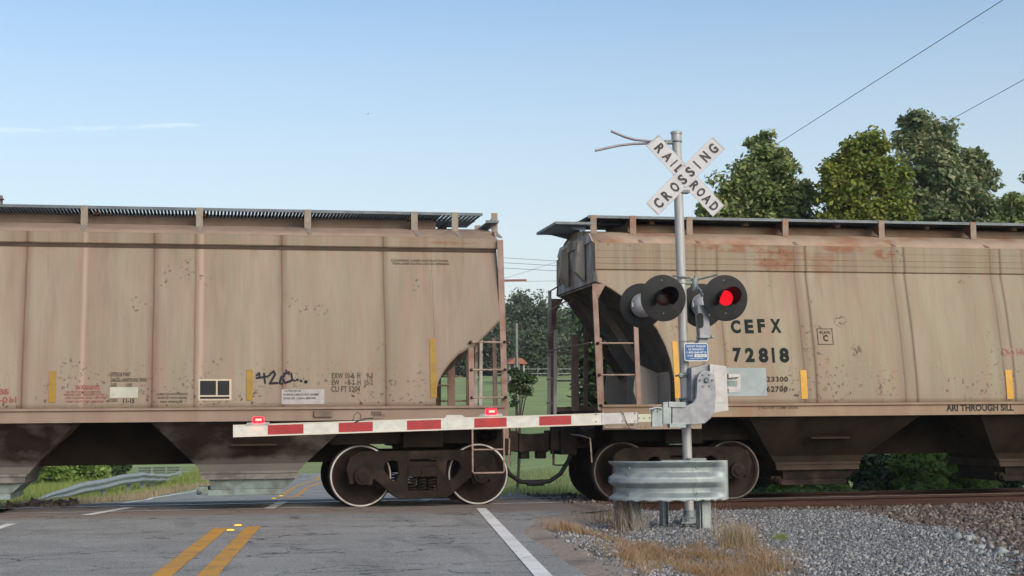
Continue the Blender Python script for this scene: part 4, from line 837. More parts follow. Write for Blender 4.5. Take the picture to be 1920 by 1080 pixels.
side_text(carA, [('LUBRICATE HATCH HINGES', 294, 737, 352, 741), ('MONTHLY WITH GREASE', 296, 744, 350, 748), ('see stencil', 300, 750, 340, 755)], ink_f)
side_text(carA, [('CLEANING LINER INSTRUCTIONS', 733, 486, 840, 490), ('TEAR LINER ALONG HATCH OPENING', 735, 492, 842, 496)], ink_f, lab='two tiny faded lines of writing near the roof')
# graffiti: brush strokes
b = MB()
def stroke(pts, r):
    for i in range(len(pts) - 1):
        a_, c_ = np.array(pts[i], float), np.array(pts[i + 1], float); d_ = c_ - a_; L_ = np.linalg.norm(d_) + 1e-6; n_ = np.array([d_[1], -d_[0]]) / L_ * r; q = [a_ - n_, c_ - n_, c_ + n_, a_ + n_]
        b.add([PS(*p, off=.0122 + .0004 * (i % 3)) for p in q], [(0, 1, 2, 3)])
    for p in pts: b.add([PS(p[0] + r * math.cos(k * .785), p[1] + r * math.sin(k * .785), off=.0118) for k in range(8)], [tuple(range(8))])
for pts, r in (([(481, 704), (486, 699), (487, 708), (481, 709), (500, 706)], 1.5), ([(495, 700), (497, 718)], 1.5), ([(500, 706), (506, 704)], 1.3), ([(506, 702), (513, 696), (516, 702), (510, 712), (506, 719), (520, 718)], 1.7), ([(528, 706), (524, 718), (529, 720)], 1.6), ([(542, 698), (534, 700), (530, 710), (534, 718), (546, 714)], 1.8), ([(536, 694), (542, 702)], 1.3), ([(546, 700), (548, 712), (553, 714)], 1.5), ([(557, 712), (558, 712.5)], 1.8), ([(564, 714), (565, 714.5)], 1.8), ([(573, 716), (574, 716)], 2.6)): stroke(pts, r * 1.25)
b.build('graffiti', worn('graffiti_black', (.02, .02, .025), .62, (.12, .10, .09)), carA, each=.02, label='black scrawled graffiti tag ending in three dots')
for px0, py0, px1, py1, m_ in ((92, 696, 105, 755, 'yellow_dim'), (462, 693, 474, 751, 'yellow_dim'), (806, 635, 818, 746, 'yellow_dim')): side_plate(carA, px0, py0, px1, py1, M[m_], 'reflector_strip')
for px0, py0, px1, py1, m_ in ((1263, 640, 1273, 747, 'yellow'), (1501, 694, 1513, 748, 'yellow'), (1886, 694, 1898, 748, 'yellow')): side_plate(carB, px0, py0, px1, py1, M[m_], 'reflector_strip')
side_plate(carA, 528, 730, 608, 758, mat('pasted_notice', (.37, .34, .34), (.31, .28, .28), .7, scale=8), 'notice', .003)
side_text(carA, [('CAUTION LINE TAG', 533, 731, 564, 735), ('INTERIOR LINED DO NOT HAMMER', 531, 738, 598, 742), ('SIDES OR CLEAN BEFORE', 531, 745, 592, 749)], ink, name='notice_lettering', off=.0135, gap=.3)
cream = mat('placard_frame', (.48, .40, .30), None, .6); side_plate(carA, 372, 711, 434, 751, cream, 'placard', .004)
for q in ((375, 714, 405, 741), (408, 714, 430, 741), (375, 744, 430, 748)): side_plate(carA, *q, M['black'], 'placard_panel', .003, off=.003)
side_text(carA, [('RFID', 384, 716, 397, 719), ('AEI TAGS', 382, 721, 398, 724)], M['patch'], name='placard_lettering') if False else None
# right car
dk = worn('stencil_dark_green', (.008, .015, .014), .66, (.04, .045, .038))
side_text(carB, [('C', 1370, 600, 1388, 625, .05), ('E', 1396, 599, 1412, 625, .05), ('F', 1420, 598, 1434, 624, .05), ('X', 1444, 598, 1464, 624, .05)], dk, lab='reporting marks CEFX in dark green')
side_text(carB, [('7', 1374, 652, 1390, 679, .05), ('2', 1397, 652, 1414, 679, .05), ('8', 1422, 652, 1440, 680, .05), ('1', 1447, 652, 1452, 680, .05), ('8', 1461, 652, 1479, 680, .05)], dk, lab='car number 72818')
side_text(carB, [('23300', 1437, 706, 1477, 716, .03, 1.15), ('62700', 1437, 724, 1476, 735, .03, 1.15)], ink_b, lab='weight figures 23300 and 62700')
side_text(carB, [('C', 1543, 628, 1552, 640, .04), ('PLATE', 1537, 621, 1556, 626, .02)], ink_b, name='plate_mark')
b = MB()
for q in ((1532, 616, 1561, 617.2), (1532, 645, 1561, 646.2), (1532, 616, 1533.2, 646), (1560, 616, 1561.2, 646)): side_plate(carB, *q, ink_b, 'plate_mark_border', .001)
side_text(carB, [('DO NOT', 1880, 653, 1936, 667, .02)], worn('stencil_red_b', (.30, .12, .10), .5, (.34, .26, .2)))
side_plate(carB, 1362, 690, 1437, 743, M['patch'], 'repaint_patch', .0012, lab='pale grey repainted rectangle')
def sill_text(car, s, px0, py0, px1, py1, m, bold=.03):
    y = YN - .0135; a_, c_ = PY(px0, py1, y), PY(px1, py1, y); zt_ = PY(px0, py0, y)[2]; b = MB(); text_on(b, s, lambda u, v: (a_[0] + (c_[0] - a_[0]) * u, y, a_[2] + (zt_ - a_[2]) * v), bold); b.build('sill_lettering', m, car)
sill_text(carB, 'ARI THROUGH SILL', 1774, 758.5, 1901, 771.5, ink, .035); sill_text(carB, '2 INCH BY COMP SHOES', 1422, 762.5, 1497, 767.5, ink_b, .01)
sill_text(carA, 'BRAKE', 700, 776, 722, 781, ink_b, .01)
b = MB(); p = PY(588, 770, YN - .02); q = PY(623, 782, YN - .02)
b.box(p[0], q[0], YN - .05, YN - .0125, q[2], p[2]); b.build('tie_down_bracket', mat('bracket_brown', (.10, .075, .06), (.17, .12, .09), .7), carA, bevel=.008)

# ------------------------------------------------------------------ crossing signal
SY = 18.93
mb_, mt_ = PY(1293, 985, SY), PY(1268, 247, SY - .02)
sig = thing('crossing_signal', 'railroad crossing signal mast with crossbuck, red flashing lights and lowered striped gate arm', 'crossing signal', mb_)
mx = lambda v: mb_ + (mt_ - mb_) * ((v - mb_[2]) / (mt_[2] - mb_[2]))          # point on the mast axis at height v
b = MB(); b.tube([mb_ + [0, 0, .12], mt_], .062, 24); b.build('mast', M['alu'], sig, smooth=True)
b = MB(); b.lathe(mt_ - [0, 0, .13], (0, 0, 1), [(0, .063), (0, .068), (.10, .068), (.10, .078), (.125, .078), (.135, .06), (.14, 0)], 24); b.build('mast_cap', M['alu'], sig, smooth=True)
b = MB(); b.box(mb_[0] - .17, mb_[0] + .17, SY - .17, SY + .17, mb_[2] + .03, mb_[2] + .06); b.lathe(mb_ + [0, 0, .06], (0, 0, 1), [(0, .125), (.03, .12), (.06, .08), (.14, .075), (.14, .06)], 20)
for dx in (-.14, .14):
    for dy in (-.14, .14): b.tube([(mb_[0] + dx, SY + dy, mb_[2]), (mb_[0] + dx, SY + dy, mb_[2] + .12)], .014, 8); b.lathe((mb_[0] + dx, SY + dy, mb_[2] + .06), (0, 0, 1), [(0, .0), (0, .03), (.025, .03), (.025, 0)], 6)
b.build('mast_base', M['galv_dark'], sig, bevel=.006)
b = MB(); b.box(mb_[0] - .42, mb_[0] + .28, SY - .30, SY + .30, mb_[2] - .2, mb_[2] + .0); b.build('foundation', mat('foundation_dark', (.09, .075, .07), (.13, .11, .10), .9), sig, bevel=.02)
# crossbuck
def blade(c4, Y, th, name):
    q = [PY(px, py, Y) for px, py in c4]; b = MB(); b.hexa(q, [p + [0, th, 0] for p in q])
    o = b.build(name, M['sign_white'], sig)
    # thin grey rim
    b = MB(); c = sum(q) / 4
    for i in range(4):
        a_, e_ = q[i], q[(i + 1) % 4]; k1, k2 = a_ + (c - a_) * .014, e_ + (c - e_) * .014; b.add([p - np.array([0, .0015, 0]) for p in (a_, e_, e_ + (c - e_) * .03, a_ + (c - a_) * .03)], [(0, 1, 2, 3)])
    b.build('blade_rim', M['cast'], o); return q, o
yb1, yb2 = SY - .085, SY - .097
q2, o2 = blade([(1211, 272.5), (1337, 406.5), (1358.5, 386), (1235, 253)], yb1, .004, 'crossbuck_blade')
q1, o1 = blade([(1211, 381), (1234, 404), (1359.5, 279), (1336, 256.5)], yb2, .004, 'crossbuck_blade')
def along(q, i0, i1, i2, i3, a0, a1, m0, m1, off=.004):
    """text box inside the blade: a along, m across"""
    f = quadfn(q[i0], q[i1], q[i2], q[i3], (0, -off, 0)); return lambda u, v: f(a0 + (a1 - a0) * u, m0 + (m1 - m0) * v)
b = MB()   # CROSSING: baseline from lower corner (1234,404) to (1359,279)
pos = [.055, .175, .295, .415, .53, .66, .755, .875]; wd = [.075, .072, .078, .068, .068, .016, .072, .075]
for ch, a_, w_ in zip('CROSSING', pos, wd): text_on(b, ch, along(q1, 1, 2, 3, 0, a_, a_ + w_, .17, .80), .042)
b.build('blade_lettering', M['letter'], o1)
b = MB()   # RAIL ROAD: baseline along the lower-left edge from (1211,272) to (1337,406)
for ch, a_, w_ in zip('RAILROAD', [.075, .19, .315, .375, .60, .695, .785, .895], [.078, .082, .016, .060, .072, .072, .080, .070]): text_on(b, ch, along(q2, 0, 1, 2, 3, a_, a_ + w_, .20, .80), .042)
b.build('blade_lettering', M['letter'], o2, each=.06)
b = MB()
for px, py in ((1285, 310), (1284.5, 349.5)): p = PY(px, py, SY - .10); b.lathe(p, (0, 1, 0), [(-.008, 0), (-.008, .010), (0, .013), (.03, .013)], 10)
b.build('blade_bolt', M['cast_light'], sig, smooth=True, each=.02)
b = MB(); p = PY(1284, 358, SY - .05); b.box(p[0] - .05, p[0] + .06, SY - .09, SY + .03, p[2] - .03, p[2] + .01); c = mx(PY(1268, 266, SY)[2])
b.lathe(c - [0, 0, .012], (0, 0, 1), [(0, .064), (0, .074), (.024, .074), (.024, .064)], 20); b.bar(c, PY(1247, 266, SY - .06), .03, .05); b.build('crossbuck_bracket', M['galv_dark'], sig, bevel=.003)
# two bent tubes reaching left from behind the crossbuck
for pts in ([(1262, 269, 0), (1216, 264.5, .02), (1190, 262, 0), (1172, 257, -.02), (1146, 246, -.05)], [(1262, 269, .02), (1214, 269, .05), (1185, 270, .03), (1160, 273, 0), (1116, 282.5, -.04)]):
    b = MB(); b.tube([PY(px, py, SY + .02 + dy) for px, py, dy in pts], .0165, 10); b.build('bent_tube', mat('tube_pinkish', (.26, .22, .24), (.20, .17, .19), .5, .3), sig, smooth=True)
# lights
def light(px, py, Y, face, lit, visor_red=False):
    """face -1 towards the camera side of the rails, +1 away"""
    c = PY(px, py, Y); d = (0, face, 0); tilt = R(4)
    bd = MB(); prof = [(.0, .085), (-.004, .29), (.0, .305), (.016, .306), (.02, .29), (.02, .10)]
    bd.lathe(c, d, prof, 56); bdo = bd.build('light_background', M['black'], sig, smooth=True)
    b = MB(); b.lathe(c, d, [(.01, .155), (-.03, .155), (-.10, .14), (-.16, .105), (-.185, .06), (-.19, 0)], 32); b.lathe(c + [0, -face * .045, 0], d, [(-.02, .157), (-.02, .163), (.02, .163), (.02, .157)], 32)
    b.box(c[0] - .165, c[0] - .145, c[1] - face * .08 - .02, c[1] - face * .08 + .02, c[2] - .03, c[2] + .03); b.build('light_housing', M['cast_light'], bdo, smooth=True)
    # lens: shallow dome
    lc = c + [0, face * .012, 0]; b = MB(); b.lathe(lc, d, [(.0, .105)] + [(.004 + .018 * math.cos(a), .105 * math.sin(a)) for a in np.linspace(math.pi / 2, 0, 8)], 40); lo = b.build('lens', M['redlens_on' if lit else 'redlens_off'], bdo, smooth=True)
    if lit:
        b = MB(); n = 0
        for ring in range(1, 6):
            rr = ring * .0185; k = int(5.2 * ring)
            for j in range(k):
                a = 2 * math.pi * j / k + ring * .3; q = lc + [rr * math.cos(a), face * (.0045 + .018 * math.sqrt(max(0, 1 - (rr / .105) ** 2))), rr * math.sin(a)]
                b.lathe(q, d, [(0, .0052), (.002, .0036), (.003, 0)], 6)
        b.build('led', M['led'], bdo)
    # hood: open half tube, longer at the top, flaring outwards
    V = []; n = 28
    for j in range(n + 1):
        a = R(-38) + (R(256)) * j / n; ln = .07 + .225 * max(0, math.sin((a - R(-38)) / R(256) * math.pi)) ** .6
        ln += .03 * math.cos(a - math.pi / 2)
        for t_, r_ in ((0, .112), (.5, .124), (1, .140)):
            for th in (0, .004): V.append(c + [(r_ + th) * math.cos(a), face * (.008 + ln * t_), (r_ + th) * math.sin(a) - .045 * t_ * ln])
    fs = []
    for j in range(n):
        k, m_ = j * 6, (j + 1) * 6
        for t_ in (0, 2): fs += [(k + t_, k + t_ + 2, m_ + t_ + 2, m_ + t_), (k + t_ + 1, m_ + t_ + 1, m_ + t_ + 3, k + t_ + 3)]
        fs.append((k + 4, k + 5, m_ + 5, m_ + 4))
    b = MB(); b.add(V, fs); b.build('hood', M['black'], bdo, smooth=True)
    b = MB(); b.lathe(c + [-.02, face * .01, .235], d, [(0, .008), (.01, .006), (.012, 0)], 8); b.lathe(c + [0, face * .01, -.2], d, [(0, .008), (.01, .006), (.012, 0)], 8); b.build('backing_screw', M['cast_light'], bdo, each=.02)
    return c
cl_ = light(1243, 559, SY - .28, -1, False); cr_ = light(1359.5, 559, SY - .28, -1, True)
light(1203, 573, SY + .62, 1, False); light(1316, 573, SY + .62, 1, False)
# arms and junction hub
hub = PY(1302, 530, SY - .02); b = MB()
b.tube([hub + [0, 0, -.10], hub + [0, 0, .06]], .05, 14); b.tube([PY(1262, 517, SY - .17), PY(1292, 521, SY - .05), hub + [0, 0, .03]], .013, 8); b.tube([hub + [0, 0, .03], PY(1345, 515, SY - .17)], .013, 8); b.tube([mx(hub[2]), hub], .03, 10)
b.tube([PY(1265, 530, SY - .1), hub + [0, .0, -.02]], .01, 8); b.tube([hub + [.02, 0, .06], hub + [.02, 0, .10]], .022, 10)
b.tube([PY(1300, 545, SY - .07), PY(1308, 538, SY - .10), PY(1314, 545, SY - .12), PY(1316, 556, SY - .14)], .014, 8); b.build('light_crossarm', M['galv_dark'], sig, smooth=True)
b = MB(); pc = PY(1318, 600, SY - .14)
tp, bt = PY(1316, 575, SY - .14), PY(1320, 632, SY - .14)
b.hexa([(bt[0] - .075, SY - .20, bt[2]), (bt[0] + .075, SY - .20, bt[2]), (bt[0] + .075, SY - .06, bt[2]), (bt[0] - .075, SY - .06, bt[2])], [(tp[0] - .08, SY - .20, tp[2] + .02), (tp[0] + .07, SY - .20, tp[2] + .02), (tp[0] + .07, SY - .06, tp[2] + .02), (tp[0] - .08, SY - .06, tp[2] + .02)])
b.box(bt[0] - .085, bt[0] + .085, SY - .215, SY - .05, bt[2] - .02, bt[2] + .01); b.tube([(bt[0] + .07, SY - .22, bt[2]), (bt[0] + .10, SY - .22, bt[2])], .025, 8)
b.hexa([(bt[0] - .13, SY - .16, bt[2] - .13), (bt[0] + .03, SY - .16, bt[2] - .13), (bt[0] + .03, SY, bt[2] - .13), (bt[0] - .13, SY, bt[2] - .13)], [(bt[0] - .06, SY - .16, bt[2] - .02), (bt[0] + .05, SY - .16, bt[2] - .02), (bt[0] + .05, SY - .02, bt[2] - .02), (bt[0] - .06, SY - .02, bt[2] - .02)])
jb = b.build('junction_box', M['cast'], sig, bevel=.012)
b = MB(); q = PY(1313, 601, SY - .205); b.prism([(q[0] + .045 * math.cos(a), q[2] + (.055 if math.sin(a) > 0 else -.055) + .045 * math.sin(a)) for a in np.linspace(0, 2 * math.pi, 21)[:-1]], 'y', SY - .2065, SY - .2015); b.build('junction_cover', M['black'], jb)
# emergency sign
Y_ = SY - .20; a_, c_ = PY(1283.5, 677, Y_), PY(1327.5, 643.5, Y_); w_, h_ = c_[0] - a_[0], c_[2] - a_[2]
def rrect(x0, x1, z0, z1, r): return [(cx + r * math.cos(t), cz_ + r * math.sin(t)) for cx, cz_, t0_ in ((x1 - r, z1 - r, 0), (x0 + r, z1 - r, 90), (x0 + r, z0 + r, 180), (x1 - r, z0 + r, 270)) for t in np.radians(np.linspace(t0_, t0_ + 90, 6))]
b = MB(); b.prism(rrect(a_[0], c_[0], a_[2], c_[2], .03), 'y', Y_, Y_ + .004); es_ = b.build('emergency_sign', M['white'], sig)
b = MB(); b.prism(rrect(a_[0] + .009, c_[0] - .009, a_[2] + .009, c_[2] - .009, .022), 'y', Y_ - .0012, Y_ - .0002); b.build('sign_face', M['blue'], es_)
b = MB(); fb = lambda x0, x1, y0, y1: (lambda u, v: (a_[0] + w_ * (x0 + (x1 - x0) * u), Y_ - .0022, a_[2] + h_ * (y0 + (y1 - y0) * v)))
text_on(b, 'REPORT PROBLEM', fb(.10, .90, .77, .88), .01); text_on(b, 'OR EMERGENCY', fb(.17, .84, .60, .71), .01); text_on(b, '1-800-848-8715', fb(.10, .92, .43, .54), .01); text_on(b, 'X-ING', fb(.12, .36, .25, .36), .01); text_on(b, 'NORFOLK CROSSING', fb(.22, .78, .12, .17), .0) if False else text_on(b, 'CROSSING NUMBER ABOVE', fb(.22, .78, .12, .17), .0)
b.add([fb(.42, .93, .22, .38)(u, v) for u, v in ((0, 0), (1, 0), (1, 1), (0, 1))], [(0, 1, 2, 3)]); b.build('sign_lettering', M['white'], es_)
b = MB(); text_on(b, '457526A', (lambda f: lambda u, v: tuple(np.array(f(u, v)) - [0, .001, 0]))(fb(.45, .90, .25, .35)), .015); b.build('sign_number', M['letter'], es_)
b = MB(); b.tube([PY(1275, 641, SY - .1), PY(1300, 639, Y_), PY(1310, 641, Y_)], .006, 6); b.box(PY(1296, 0, Y_)[0], PY(1300, 0, Y_)[0], Y_ + .005, SY - .04, a_[2] + .02, c_[2] - .02); b.build('sign_clamp', M['galv_dark'], sig)
# gate mechanism
GY = SY - .32
def pq(pts, Y): return [(PY(px, py, Y)[0], PY(px, py, Y)[2]) for px, py in pts]
b = MB(); b.prism(pq([(1296, 690), (1330, 682), (1334, 772), (1296, 752)], GY + .10), 'y', GY + .10, SY + .04); b.build('mechanism_back', M['cast'], sig, bevel=.01)
b = MB(); b.prism(pq([(1331, 683), (1362, 686.5), (1366, 770), (1334, 775)], GY + .04), 'y', GY + .04, SY + .10); b.box(PY(1340, 700, GY)[0], PY(1364, 700, GY)[0], GY + .035, GY + .04, PY(0, 765, GY)[2], PY(0, 690, GY)[2]); b.build('mechanism_case', M['cast_light'], sig, bevel=.015)
b = MB(); cc = PY(1323, 713, GY); ccx, ccz = cc[0], cc[2]; rr = .125
arc = [(ccx + rr * math.cos(t), ccz + rr * math.sin(t)) for t in np.radians(np.linspace(0, 180, 15))]
p1 = pq([(1305, 735), (1304, 747), (1298, 756), (1286, 761), (1259, 763), (1259, 796), (1305, 796), (1320, 794), (1331, 785), (1339, 772), (1341, 740)], GY)
b.prism(arc + p1, 'y', GY - .03, GY + .05); ar = b.build('arm_bracket', M['cast'], sig, bevel=.008)
b = MB(); b.lathe((ccx, GY - .03, ccz), (0, -1, 0), [(0, .035), (.02, .035), (.03, .025), (.03, 0)], 16)
for k in range(6): t = k * math.pi / 3; b.lathe((ccx + .085 * math.cos(t), GY - .03, ccz + .085 * math.sin(t)), (0, -1, 0), [(0, .016), (.014, .016), (.014, 0)], 6)
b.build('bracket_bolt', M['galv_dark'], ar, each=.002)
b = MB(); b.prism(pq([(1254, 753), (1286, 754), (1286, 764), (1254, 763)], GY - .05), 'y', GY - .05, GY + .07); b.prism(pq([(1256, 794), (1287, 794), (1286, 802), (1256, 802)], GY - .05), 'y', GY - .05, GY + .07); b.prism(pq([(1242, 754), (1257, 754), (1257, 795), (1242, 795)], GY), 'y', GY - .035, GY + .03); b.prism(pq([(1222, 764), (1242, 763), (1242, 800), (1222, 800)], GY), 'y', GY - .02, GY + .04)
for px in (1226, 1234): b.tube([PY(px, 762, GY - .03), PY(px, 772, GY - .03)], .008, 6)
b.tube([PY(1216, 768, GY - .04), PY(1232, 764, GY - .04), PY(1242, 766, GY - .04)], .012, 8)
b.build('arm_clamp', M['galv'], sig, bevel=.003)
b = MB(); pz = PY(1365, 705, GY + .1); 
b.prism(pq([(1364, 703), (1384, 702), (1389, 706), (1389, 732), (1384, 735), (1364, 736)], GY + .12), 'y', GY + .12, GY + .135); b.prism(pq([(1364, 701), (1386, 702), (1386, 707), (1364, 709)], GY + .1), 'y', GY + .06, GY + .12); b.prism(pq([(1364, 729), (1387, 728), (1386, 735), (1364, 737)], GY + .1), 'y', GY + .06, GY + .12); cw = b.build('counterweight_bracket', M['cast_light'], sig, bevel=.004)
b = MB(); b.prism(pq([(1366, 714), (1383, 714), (1383, 724), (1366, 724)], GY + .1), 'y', GY + .112, GY + .119); b.build('bracket_plate', M['gate_teal'], cw)
b = MB()
for pts in ([(1267, 705, 0), (1276, 703, -.1), (1300, 703, -.06)], [(1273, 748, -.05), (1285, 747, -.08), (1305, 750, -.02)]): b.tube([PY(px, py, SY + dy) for px, py, dy in pts], .012, 8)
p = PY(1276, 703, SY - .11); b.lathe(p, (0, -1, 0), [(0, .03), (.03, .03), (.03, 0)], 8)
b.lathe(mx(PY(1280, 704, SY)[2]), (0, 0, 1), [(-.03, .064), (-.03, .075), (.03, .075), (.03, .064)], 20); b.lathe(mx(PY(1280, 750, SY)[2]), (0, 0, 1), [(-.03, .064), (-.03, .075), (.03, .075), (.03, .064)], 20); b.build('mechanism_clamp', M['galv_dark'], sig, each=.02)
# gate arm: alternating stripes
AY = GY + .005
def arm_pt(px, k):  # k -1 bottom, +1 top
    t_ = (px - 437) / (1195 - 437.); top = 797.3 + (773.0 - 797.3) * t_; bot = 819.3 + (793.6 - 819.3) * t_; return PY(px, top if k > 0 else bot, AY)
b = MB(); a0, a1, b0, b1 = arm_pt(437, -1), arm_pt(1134, -1), arm_pt(437, 1), arm_pt(1134, 1)
b.hexa([a0, a1, a1 + [0, .022, 0], a0 + [0, .022, 0]], [b0, b1, b1 + [0, .022, 0], b0 + [0, .022, 0]]); arm = b.build('gate_arm', M['arm_white'], sig)
edges = [502, 569, 635, 699, 763, 827, 889, 950, 1011, 1071]
for i in range(0, 10, 2):
    b = MB(); f_ = lambda px, k, s_: (arm_pt(px, -1) * (1 - s_) + arm_pt(px, 1) * s_)
    p = [f_(edges[i], 0, .09), f_(edges[i + 1], 0, .09), f_(edges[i + 1], 0, .91), f_(edges[i], 0, .91)]
    b.hexa([q - [0, .0018, 0] for q in p], [q - [0, .0002, 0] for q in p]); b.build('red_stripe', M['red'], arm)
b = MB()
for s0, s1 in ((-.03, .05), (.95, 1.03)):
    p = [f_(437, 0, s0), f_(1134, 0, s0), f_(1134, 0, s1), f_(437, 0, s1)]; b.hexa([q - [0, .003, 0] for q in p], [q + [0, .025, 0] for q in p])
b.build('arm_edge', mat('arm_edge_cream', (.55, .50, .42), None, .5), arm)
b = MB(); p = [arm_pt(1128, -1), arm_pt(1195, -1), arm_pt(1195, 1), arm_pt(1128, 1)]; b.hexa([q - [0, .006, 0] for q in p], [q + [0, .028, 0] for q in p])
sl = b.build('arm_sleeve', M['cast_light'], arm, bevel=.003)
p = PY(1196, 776.5, AY), PY(1223, 791, AY); b = MB(); b.box(p[0][0], p[1][0], AY - .004, AY + .02, p[1][2], p[0][2]); b.build('arm_tongue', mat('fibreglass_pale', (.45, .47, .36), None, .6), arm)
b = MB()
for px, py in ((1118, 776.5), (1118, 790.5), (1167, 776), (1167, 789.5), (1190.5, 775), (1190.5, 789.5), (1199, 783.5), (1208, 783.5), (1218, 783)): q = PY(px, py, AY - .008); b.lathe(q, (0, -1, 0), [(-.01, .009), (.006, .009), (.008, 0)], 8)
q = PY(453, 807, AY - .003); b.lathe(q, (0, -1, 0), [(-.003, .006), (.003, .006), (.003, 0)], 8)
b.build('arm_bolt', M['galv_dark'], arm, each=.01)
b = MB(); b.tube([PY(1163, 771, AY - .02), PY(1168, 774, AY - .03), PY(1172, 785, AY - .03), PY(1177, 797, AY - .01), PY(1181, 803, AY + .01)], .005, 6)
b.build('arm_cable', M['wire'], arm)
for px, py, tp_ in ((484.5, 787, 797), (921, 771.5, 781.5)):
    c = PY(px, py, AY + .01); b = MB(); base = PY(px, tp_, AY)
    b.prism(pq([(px - 24, tp_), (px - 21, tp_ - 4), (px - 12, tp_ - 5), (px + 12, tp_ - 5.5), (px + 20, tp_ - 6), (px + 22, tp_ - 1)], AY), 'y', AY - .01, AY + .03); b.build('lamp_bracket', M['galv'], arm)
    b = MB(); b.hexa([(c[0] - .068, AY - .03, c[2] - .036), (c[0] + .068, AY - .03, c[2] - .036), (c[0] + .068, AY + .05, c[2] - .036), (c[0] - .068, AY + .05, c[2] - .036)], [(c[0] - .06, AY - .025, c[2] + .036), (c[0] + .06, AY - .025, c[2] + .036), (c[0] + .06, AY + .045, c[2] + .036), (c[0] - .06, AY + .045, c[2] + .036)])
    la = b.build('arm_lamp', M['armlamp'], arm, bevel=.01); b = MB(); b.prism([(c[0] + sx_ * .036, c[2] + sz_ * .013) for sx_, sz_ in ((-1, -1), (1, -1), (1, 1), (-1, 1))], 'y', AY - .036, AY - .031); b.build('lamp_glow_panel', M['armlamp_core'], arm)
# unlit third lamp seen from behind, a plate, and the wire loop
b = MB(); 
for k in range(7): p = PY(696 + 3 * k, 777, AY + .03); b.box(p[0], p[0] + .010, AY + .0, AY + .06, PY(0, 785, AY)[2] + (k * 0), PY(0, 785, AY)[2] + .05)
p = PY(706, 785, AY); b.box(p[0] - .09, p[0] + .09, AY + .005, AY + .05, p[2] - .005, p[2] + .012); b.build('arm_lamp', mat('lamp_unlit_brown', (.14, .09, .08), None, .6), arm)
b = MB(); b.prism(pq([(832, 786), (838, 778), (866, 778), (874, 785)], AY + .02), 'y', AY + .005, AY + .03); b.build('lamp_bracket', M['cast_light'], arm)
b = MB(); b.tube([PY(655, 793, AY + .01), PY(663, 786, AY), PY(664, 778, AY), PY(670, 773, AY), PY(676, 777, AY), PY(677, 788, AY)], .005, 6); b.tube([PY(665, 792, AY - .004), PY(684, 785, AY - .004), PY(700, 784, AY)], .008, 6); b.build('arm_cable', M['wire'], arm)

# ------------------------------------------------------------------ guard rail in front of the mast (thrie beam)
gl = thing('guard_rail', 'short curved galvanised guard rail with three ridges in front of the signal mast', 'guard rail', (5.6, 18.0, -.15))
plan = [PY(1141, 870, 18.35)[:2], PY(1165, 870, 18.1)[:2], PY(1200, 870, 17.93)[:2], PY(1245, 870, 17.82)[:2], PY(1290, 870, 17.78)[:2], PY(1322, 870, 17.80)[:2], PY(1345, 870, 17.80)[:2]]
def spl(P_, n):
    P_ = [np.array(p) for p in P_]; Q = [2 * P_[0] - P_[1]] + P_ + [2 * P_[-1] - P_[-2]]; out = []
    for i in range(len(P_) - 1):
        for k in range(n):
            t = k / n; a, b_, c, d = Q[i:i + 4]; out.append(.5 * ((2 * b_) + (c - a) * t + (2 * a - 5 * b_ + 4 * c - d) * t * t + (-a + 3 * b_ - 3 * c + d) * t ** 3))
    return out + [P_[-1]]
zt_, zb_ = PY(1240, 865, 17.82)[2], PY(1240, 940, 17.82)[2]
def thrie(flat=0.):
    pr = []; n = 48
    for i in range(n + 1):
        t = i / n; w = .5 - .5 * math.cos(2 * math.pi * 2 * (t * .97 + .0)); w = np.clip((w - .5) * 1.35 + .5, 0, 1); pr.append((.11 * w * (1 - flat) + .06 * flat, zb_ + (zt_ - zb_) * t))
    return pr
pl = spl(plan, 5); V = []; NP = 49
ext = [pl[-1] + (pl[-1] - pl[-2]) / np.linalg.norm(pl[-1] - pl[-2]) * s for s in (.04, .08, .12, .155)]
path = pl + ext
for i, p in enumerate(path):
    d = path[min(i + 1, len(path) - 1)] - path[max(i - 1, 0)]; d = d / np.linalg.norm(d); nrm = np.array([-d[1], d[0]])
    if nrm[1] < 0: nrm = -nrm
    fl = sm(np.array((i - len(pl) + 4) / 6.)) if i > len(pl) - 4 else 0.
    drop = .0
    for o_, z in thrie(float(fl)): q = p + nrm * o_; V.append((q[0], q[1], z + .010 * math.sin(i * 1.9) * (1 if abs(z - zb_) < .02 else 0)))
Fc = [(i * NP + j, i * NP + j + 1, (i + 1) * NP + j + 1, (i + 1) * NP + j) for i in range(len(path) - 1) for j in range(NP - 1)]
o = fast('beam', V, Fc, M['galv'], gl, smooth=True); mo = o.modifiers.new('sheet', 'SOLIDIFY'); mo.thickness = .005
b = MB()
for i in (7, 22):
    p = path[i]; pr = thrie(); b.tube([(p[0], p[1] + o_ - .003, z) for o_, z in pr], .0045, 5)
    for zf in (.18, .5, .82): b.lathe((p[0] + .015, p[1] + .03, zb_ + (zt_ - zb_) * zf), (0, -1, 0), [(0, .013), (.03, .013), (.035, 0)], 8)
b.build('beam_lap', M['galv_dark'], gl, each=.05)
